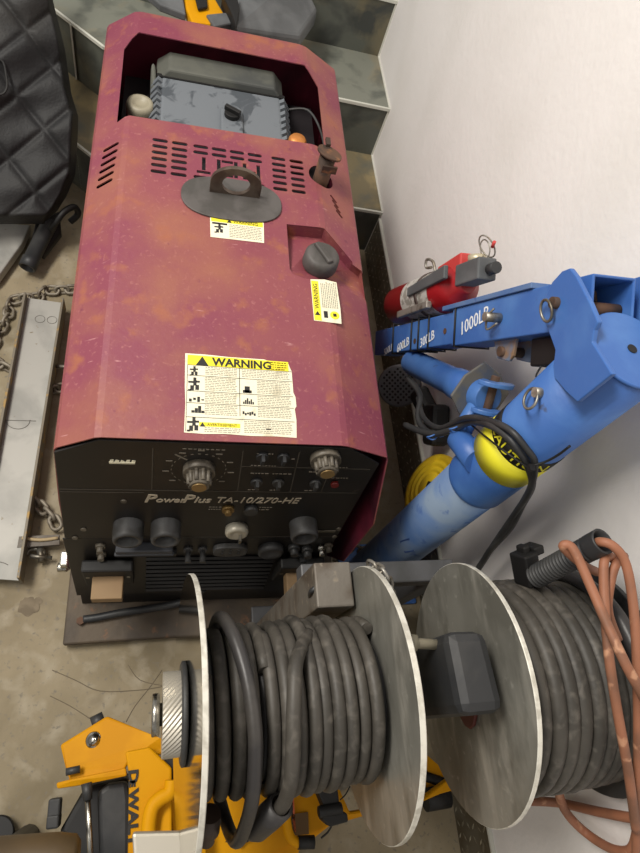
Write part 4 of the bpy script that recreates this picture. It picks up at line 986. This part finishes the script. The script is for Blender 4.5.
g = G(); g.tube([bagp(u, v, .045) for u, v in [(-5, 62), (3, 66), (6, 78), (7, 90), (3, 97), (-6, 98)]], .003, 8, smooth=5)
o = obj('sewn_piping', g, M_cloth); o.parent = bg; o.location = Vector(o.location) - bg.location
# black tubing and strap under the blanket
bt = thing('black_hose_end', 'black hose end with strap poking out beneath the quilted blanket', 'hose', tuple(Zp(40, 250, 0)))
g = G(); a_ = Zp(27, 268, .045); b_ = Zp(50, 222, .075); g.lathe(a_, b_ - a_, [(.05, .016), (0, .018), (0, .023), (.03, .024), (.032, .021), ((b_ - a_).length, .022)], 24, cap=False); obj('hose_cuff', g, M_dark, bt)
g = G(); g.tube([Zp(48, 232, .07), Zp(56, 222, .11), Zp(64, 212, .13), Zp(74, 207, .12), Zp(78, 214, .09), Zp(70, 222, .07)], .009, 10, smooth=6); obj('handle_loop', g, M_blk2, bt)
g = G(); g.prism([Zp(44, 262, .02), Zp(62, 238, .03), Zp(60, 215, .06), Zp(36, 228, .06), Zp(32, 245, .04)], (0, 0, .02)); obj('strap', g, M_blk2, bt, bevel=.006)
g = G(); q = [Zp(-40, 262, .01), Zp(0, 230, .01), Zp(32, 232, .01), Zp(24, 250, .01), Zp(0, 284, .01), Zp(-30, 310, .01)]; g.prism(q, (0, 0, .03))
sp = obj('metal_case', g, M_mesh, bevel=.004); tag(sp, 'silver metal panel on the floor under the quilted blanket', 'panel')

# ================================================================== YELLOW STAND under the left reel
dw_ = thing('tool_stand', 'yellow and black folding tool stand lying on the floor under the left cable reel', 'tool stand', (.08, -.08, 0))
def slab(name, pix, th, m, bev=.002, parent=dw_, off=None):
    P = [Zp(u, v, z) for u, v, z in pix]; g = G(); g.prism([p - Vector((0, 0, th)) for p in P], (0, 0, th)); return obj(name, g, m, parent, bevel=bev)
slab('bracket_plate', [(60, 745, .24), (107, 716, .25), (160, 738, .27), (172, 743, .27), (170, 752, .27), (128, 764, .27), (124, 771, .27), (70, 782, .25), (66, 770, .25)], .012, M_dew, .004)
slab('bracket_lip', [(56, 783, .25), (72, 779, .26), (126, 768, .28), (127, 776, .28), (84, 785, .26), (57, 789, .25)], .014, M_dew, .003)
g = G(); c_ = Zp(94, 740, .247); g.lathe(c_, (0, 0, 1), [(0, .013), (.003, .014), (.005, .012), (.005, .009), (.010, .009), (.011, .0)], 24); obj('bracket_bolt', g, M_chrome, dw_)
g = G(); g.cyl(Zp(92, 724, .22), Zp(104, 718, .22), .012, 12); obj('bracket_bolt', g, M_dark, dw_); g = G(); g.cyl(Zp(66, 772, .265), Zp(80, 769, .265), .006, 8); obj('bracket_bolt', g, M_dark, dw_)
slab('black_housing', [(84, 788, .2), (128, 776, .2), (135, 800, .2), (136, 900, .2), (62, 900, .2), (60, 830, .2)], .17, M_blk2, .01)
slab('storage_tray', [(97, 792, .235), (108, 784, .235), (128, 781, .235), (130, 800, .235), (130, 900, .235), (100, 900, .235)], .03, M_dark, .008)
g = G(); g.cyl(Zp(87, 785, .26), Zp(92, 880, .26), .0048, 12); gs = obj('gas_strut', g, M_chrome, dw_)
g = G(); g.cyl(Zp(86.5, 783, .262), Zp(88, 800, .262), .009, 12, .007); obj('strut_end', g, M_dark, gs)
g = G(); g.box(Zp(55, 808, .2), (.02, .03, .03)); g.box(Zp(54, 821, .2), (.02, .02, .04)); obj('latch_block', g, M_dark, dw_, bevel=.003)
# upright arm with lettering
slab('arm_plate', [(125, 752, .30), (150, 747, .30), (172, 768, .30), (172, 900, .30), (127, 900, .30), (129, 775, .30)], .02, M_dew, .004)
slab('arm_recess', [(150, 762, .285), (178, 758, .285), (178, 785, .285), (172, 787, .285)], .006, M_blk2, .001)
slab('arm_plate', [(168, 760, .285), (184, 757, .285), (206, 775, .26), (206, 900, .26), (178, 900, .26), (170, 800, .285)], .02, M_dew, .003)
g = G(); g.tube([Zp(u, v, .315) for u, v in [(148, 900), (148, 850), (149, 822), (153, 806), (161, 798), (170, 792), (172, 780)]], .012, 14, smooth=6); obj('arm_tube', g, M_dew, dw_)
xd_ = (Zp(133, 850, .3) - Zp(134, 772, .3)).normalized(); yd_ = Vector((xd_.y * -1, xd_.x, 0))
text('brand_lettering', 'D', .021, Zp(129, 770, .301), xd_, yd_, M_tx, dw_, bold=.0009, sx=1.35)
text('brand_lettering', 'E', .014, Zp(129, 781, .301), xd_, yd_, M_tx, dw_, bold=.0008, sx=1.3)
text('brand_lettering', 'WALT', .021, Zp(129, 790, .301), xd_, yd_, M_tx, dw_, bold=.0009, sx=1.35)
# part seen beneath the reel
slab('deck_plate', [(180, 800, .22), (240, 790, .22), (310, 778, .22), (335, 778, .22), (350, 812, .22), (420, 800, .22), (460, 770, .2), (455, 790, .2), (330, 826, .2), (300, 850, .2), (290, 880, .2), (180, 900, .2)], .02, M_dew, .004)
slab('cut_out', [(225, 842, .2215), (258, 820, .2215), (262, 834, .2215), (240, 846, .2215)], .002, M_blk2, 0)
slab('cut_out', [(288, 815, .2215), (308, 812, .2215), (309, 834, .2215), (292, 836, .2215)], .002, mat('cut_brown', (92, 66, 26), .6), 0)
slab('scale_strip', [(287, 785, .2215), (293, 784, .2215), (296, 832, .2215), (291, 833, .2215)], .002, mat('scale_orange', (206, 96, 40), .5), 0)
g = G()
for k in range(9): g.add([Zp(288, 788 + k * 5, .2225), Zp(293, 787.5 + k * 5, .2225), Zp(293, 789.3 + k * 5, .2225), Zp(288, 790 + k * 5, .2225)], [(0, 1, 2, 3)])
obj('scale_mark', g, M_tx, dw_, recalc=False)
g = G(); g.tube([Zp(u, v, .26) for u, v in [(296, 772), (288, 784), (286, 802), (287, 825), (291, 838), (299, 843), (308, 843)]], .0085, 14, smooth=6); hd = obj('handle_tube', g, M_dew, dw_)
g = G(); g.cyl(Zp(298, 842.5, .26), Zp(314, 842, .26), .0108, 16); obj('handle_grip', g, M_blk2, hd)
g = G(); z = .25; g.prism([Zp(u, v, z) for u, v in [(312, 786), (333, 783), (336, 808), (343, 812), (344, 820), (326, 825), (318, 818), (320, 806)]], (0, 0, .03)); g.cyl(Zp(318, 812, .28), Zp(342, 808, .28), .010, 12); obj('clamp_lever', g, M_blk2, dw_, bevel=.003)
g = G(); g.tube([Zp(u, v, .235) for u, v in [(333, 823), (328, 832), (321, 838)]], .0018, 6, smooth=4); g.tube([Zp(u, v, .235) for u, v in [(340, 800), (346, 794), (350, 786)]], .0012, 6, smooth=4); obj('thin_cord', g, M_tx, dw_)
g = G(); g.cyl(Zp(425, 800, .13), Zp(448, 796, .13), .022, 18); g.cyl(Zp(424, 776, .12), Zp(448, 784, .12), .010, 12); obj('rubber_foot', g, M_blk2, dw_)
slab('lower_leg', [(424, 752, .12), (450, 775, .12), (452, 792, .12), (426, 800, .12)], .03, M_dew)
text('brand_lettering', 'DEWALT', .022, Zp(238, 848, .2212), Zp(262, 832, .22) - Zp(238, 848, .22), Zp(238, 838, .22) - Zp(242, 850, .22), M_tx, dw_, bold=.0008)
for (x, y) in ((-.10, -.03), (.02, -.08), (.2, -.14), (.0, -.28)):
    g = G(); g.cyl((x, y, 0), (x, y, .21), .012, 12); obj('leg', g, M_blk2, dw_)

# brown tube and dark round thing in the bottom left corner
g = G(); a_ = Zp(-30, 848, .42); b_ = Zp(80, 838, .42); g.lathe(a_, b_ - a_, [(0, .040), ((b_ - a_).length - .03, .038), ((b_ - a_).length - .006, .034), ((b_ - a_).length, .026)], 32)
g.v = [v + Vector((0, -.028, 0)) for v in g.v]
bt_ = thing('brown_tube', 'dark brown tube end at the bottom left corner', 'tube', (-.25, -.17, 0)); obj('tube_body', g, M_brown, bt_); g = G(); g.cyl((-.22, -.15, 0), (-.22, -.15, .40), .02, 12); obj('stand_leg', g, M_dark, bt_)
g = G(); g.lathe(Zp(-2, 833, .02), (0, 0, 1), [(0, .030), (.012, .030), (.014, .028)], 28); wh = obj('rubber_disc', g, M_blk2); tag(wh, 'black round rubber disc on the floor at the left edge of the picture', 'disc')

# ================================================================== THINGS ON THE STAIRS behind the welder
yt = thing('power_tool', 'yellow and black cordless tool lying on the stairs behind the welder', 'power tool', tuple(Zp(205, 0, 2 * H)))
def sl2(name, pix, th, m, par, bev=.004):
    P = [Zp(u, v, z) for u, v, z in pix]; g = G(); g.prism([p - Vector((0, 0, th)) for p in P], (0, 0, th)); return obj(name, g, m, par, bevel=bev)
zz = 3 * H + .03
sl2('yellow_shell', [(183, -16, zz), (205, -20, zz), (216, 0, zz), (228, 20, zz), (210, 24, zz), (192, 22, zz), (186, 8, zz)], .028, M_dew, yt)
sl2('black_grip', [(194, -8, zz + .012), (206, -8, zz + .012), (208, 6, zz + .012), (198, 8, zz + .012)], .01, M_blk2, yt)
sl2('black_trim', [(206, 14, zz + .006), (226, 12, zz + .006), (236, 22, zz + .006), (214, 26, zz + .006)], .02, M_grey, yt)
bc = thing('tool_case', 'dark grey plastic tool case on the stairs behind the welder', 'case', tuple(Zp(250, 10, 2 * H)))
sl2('case_shell', [(238, -20, zz), (300, -30, zz), (318, 10, zz - .06), (300, 36, zz - .06), (235, 26, zz)], .05, M_grey, bc, .01)
sl2('case_handle', [(222, -8, zz + .03), (236, -10, zz + .03), (240, 8, zz + .03), (236, 26, zz + .03), (232, 14, zz + .03)], .04, M_blk2, bc, .004)
sl2('carry_panel', [(128, -24, zz), (180, -20, zz), (186, 14, zz), (160, 4, zz)], .02, M_grey, bc, .004)
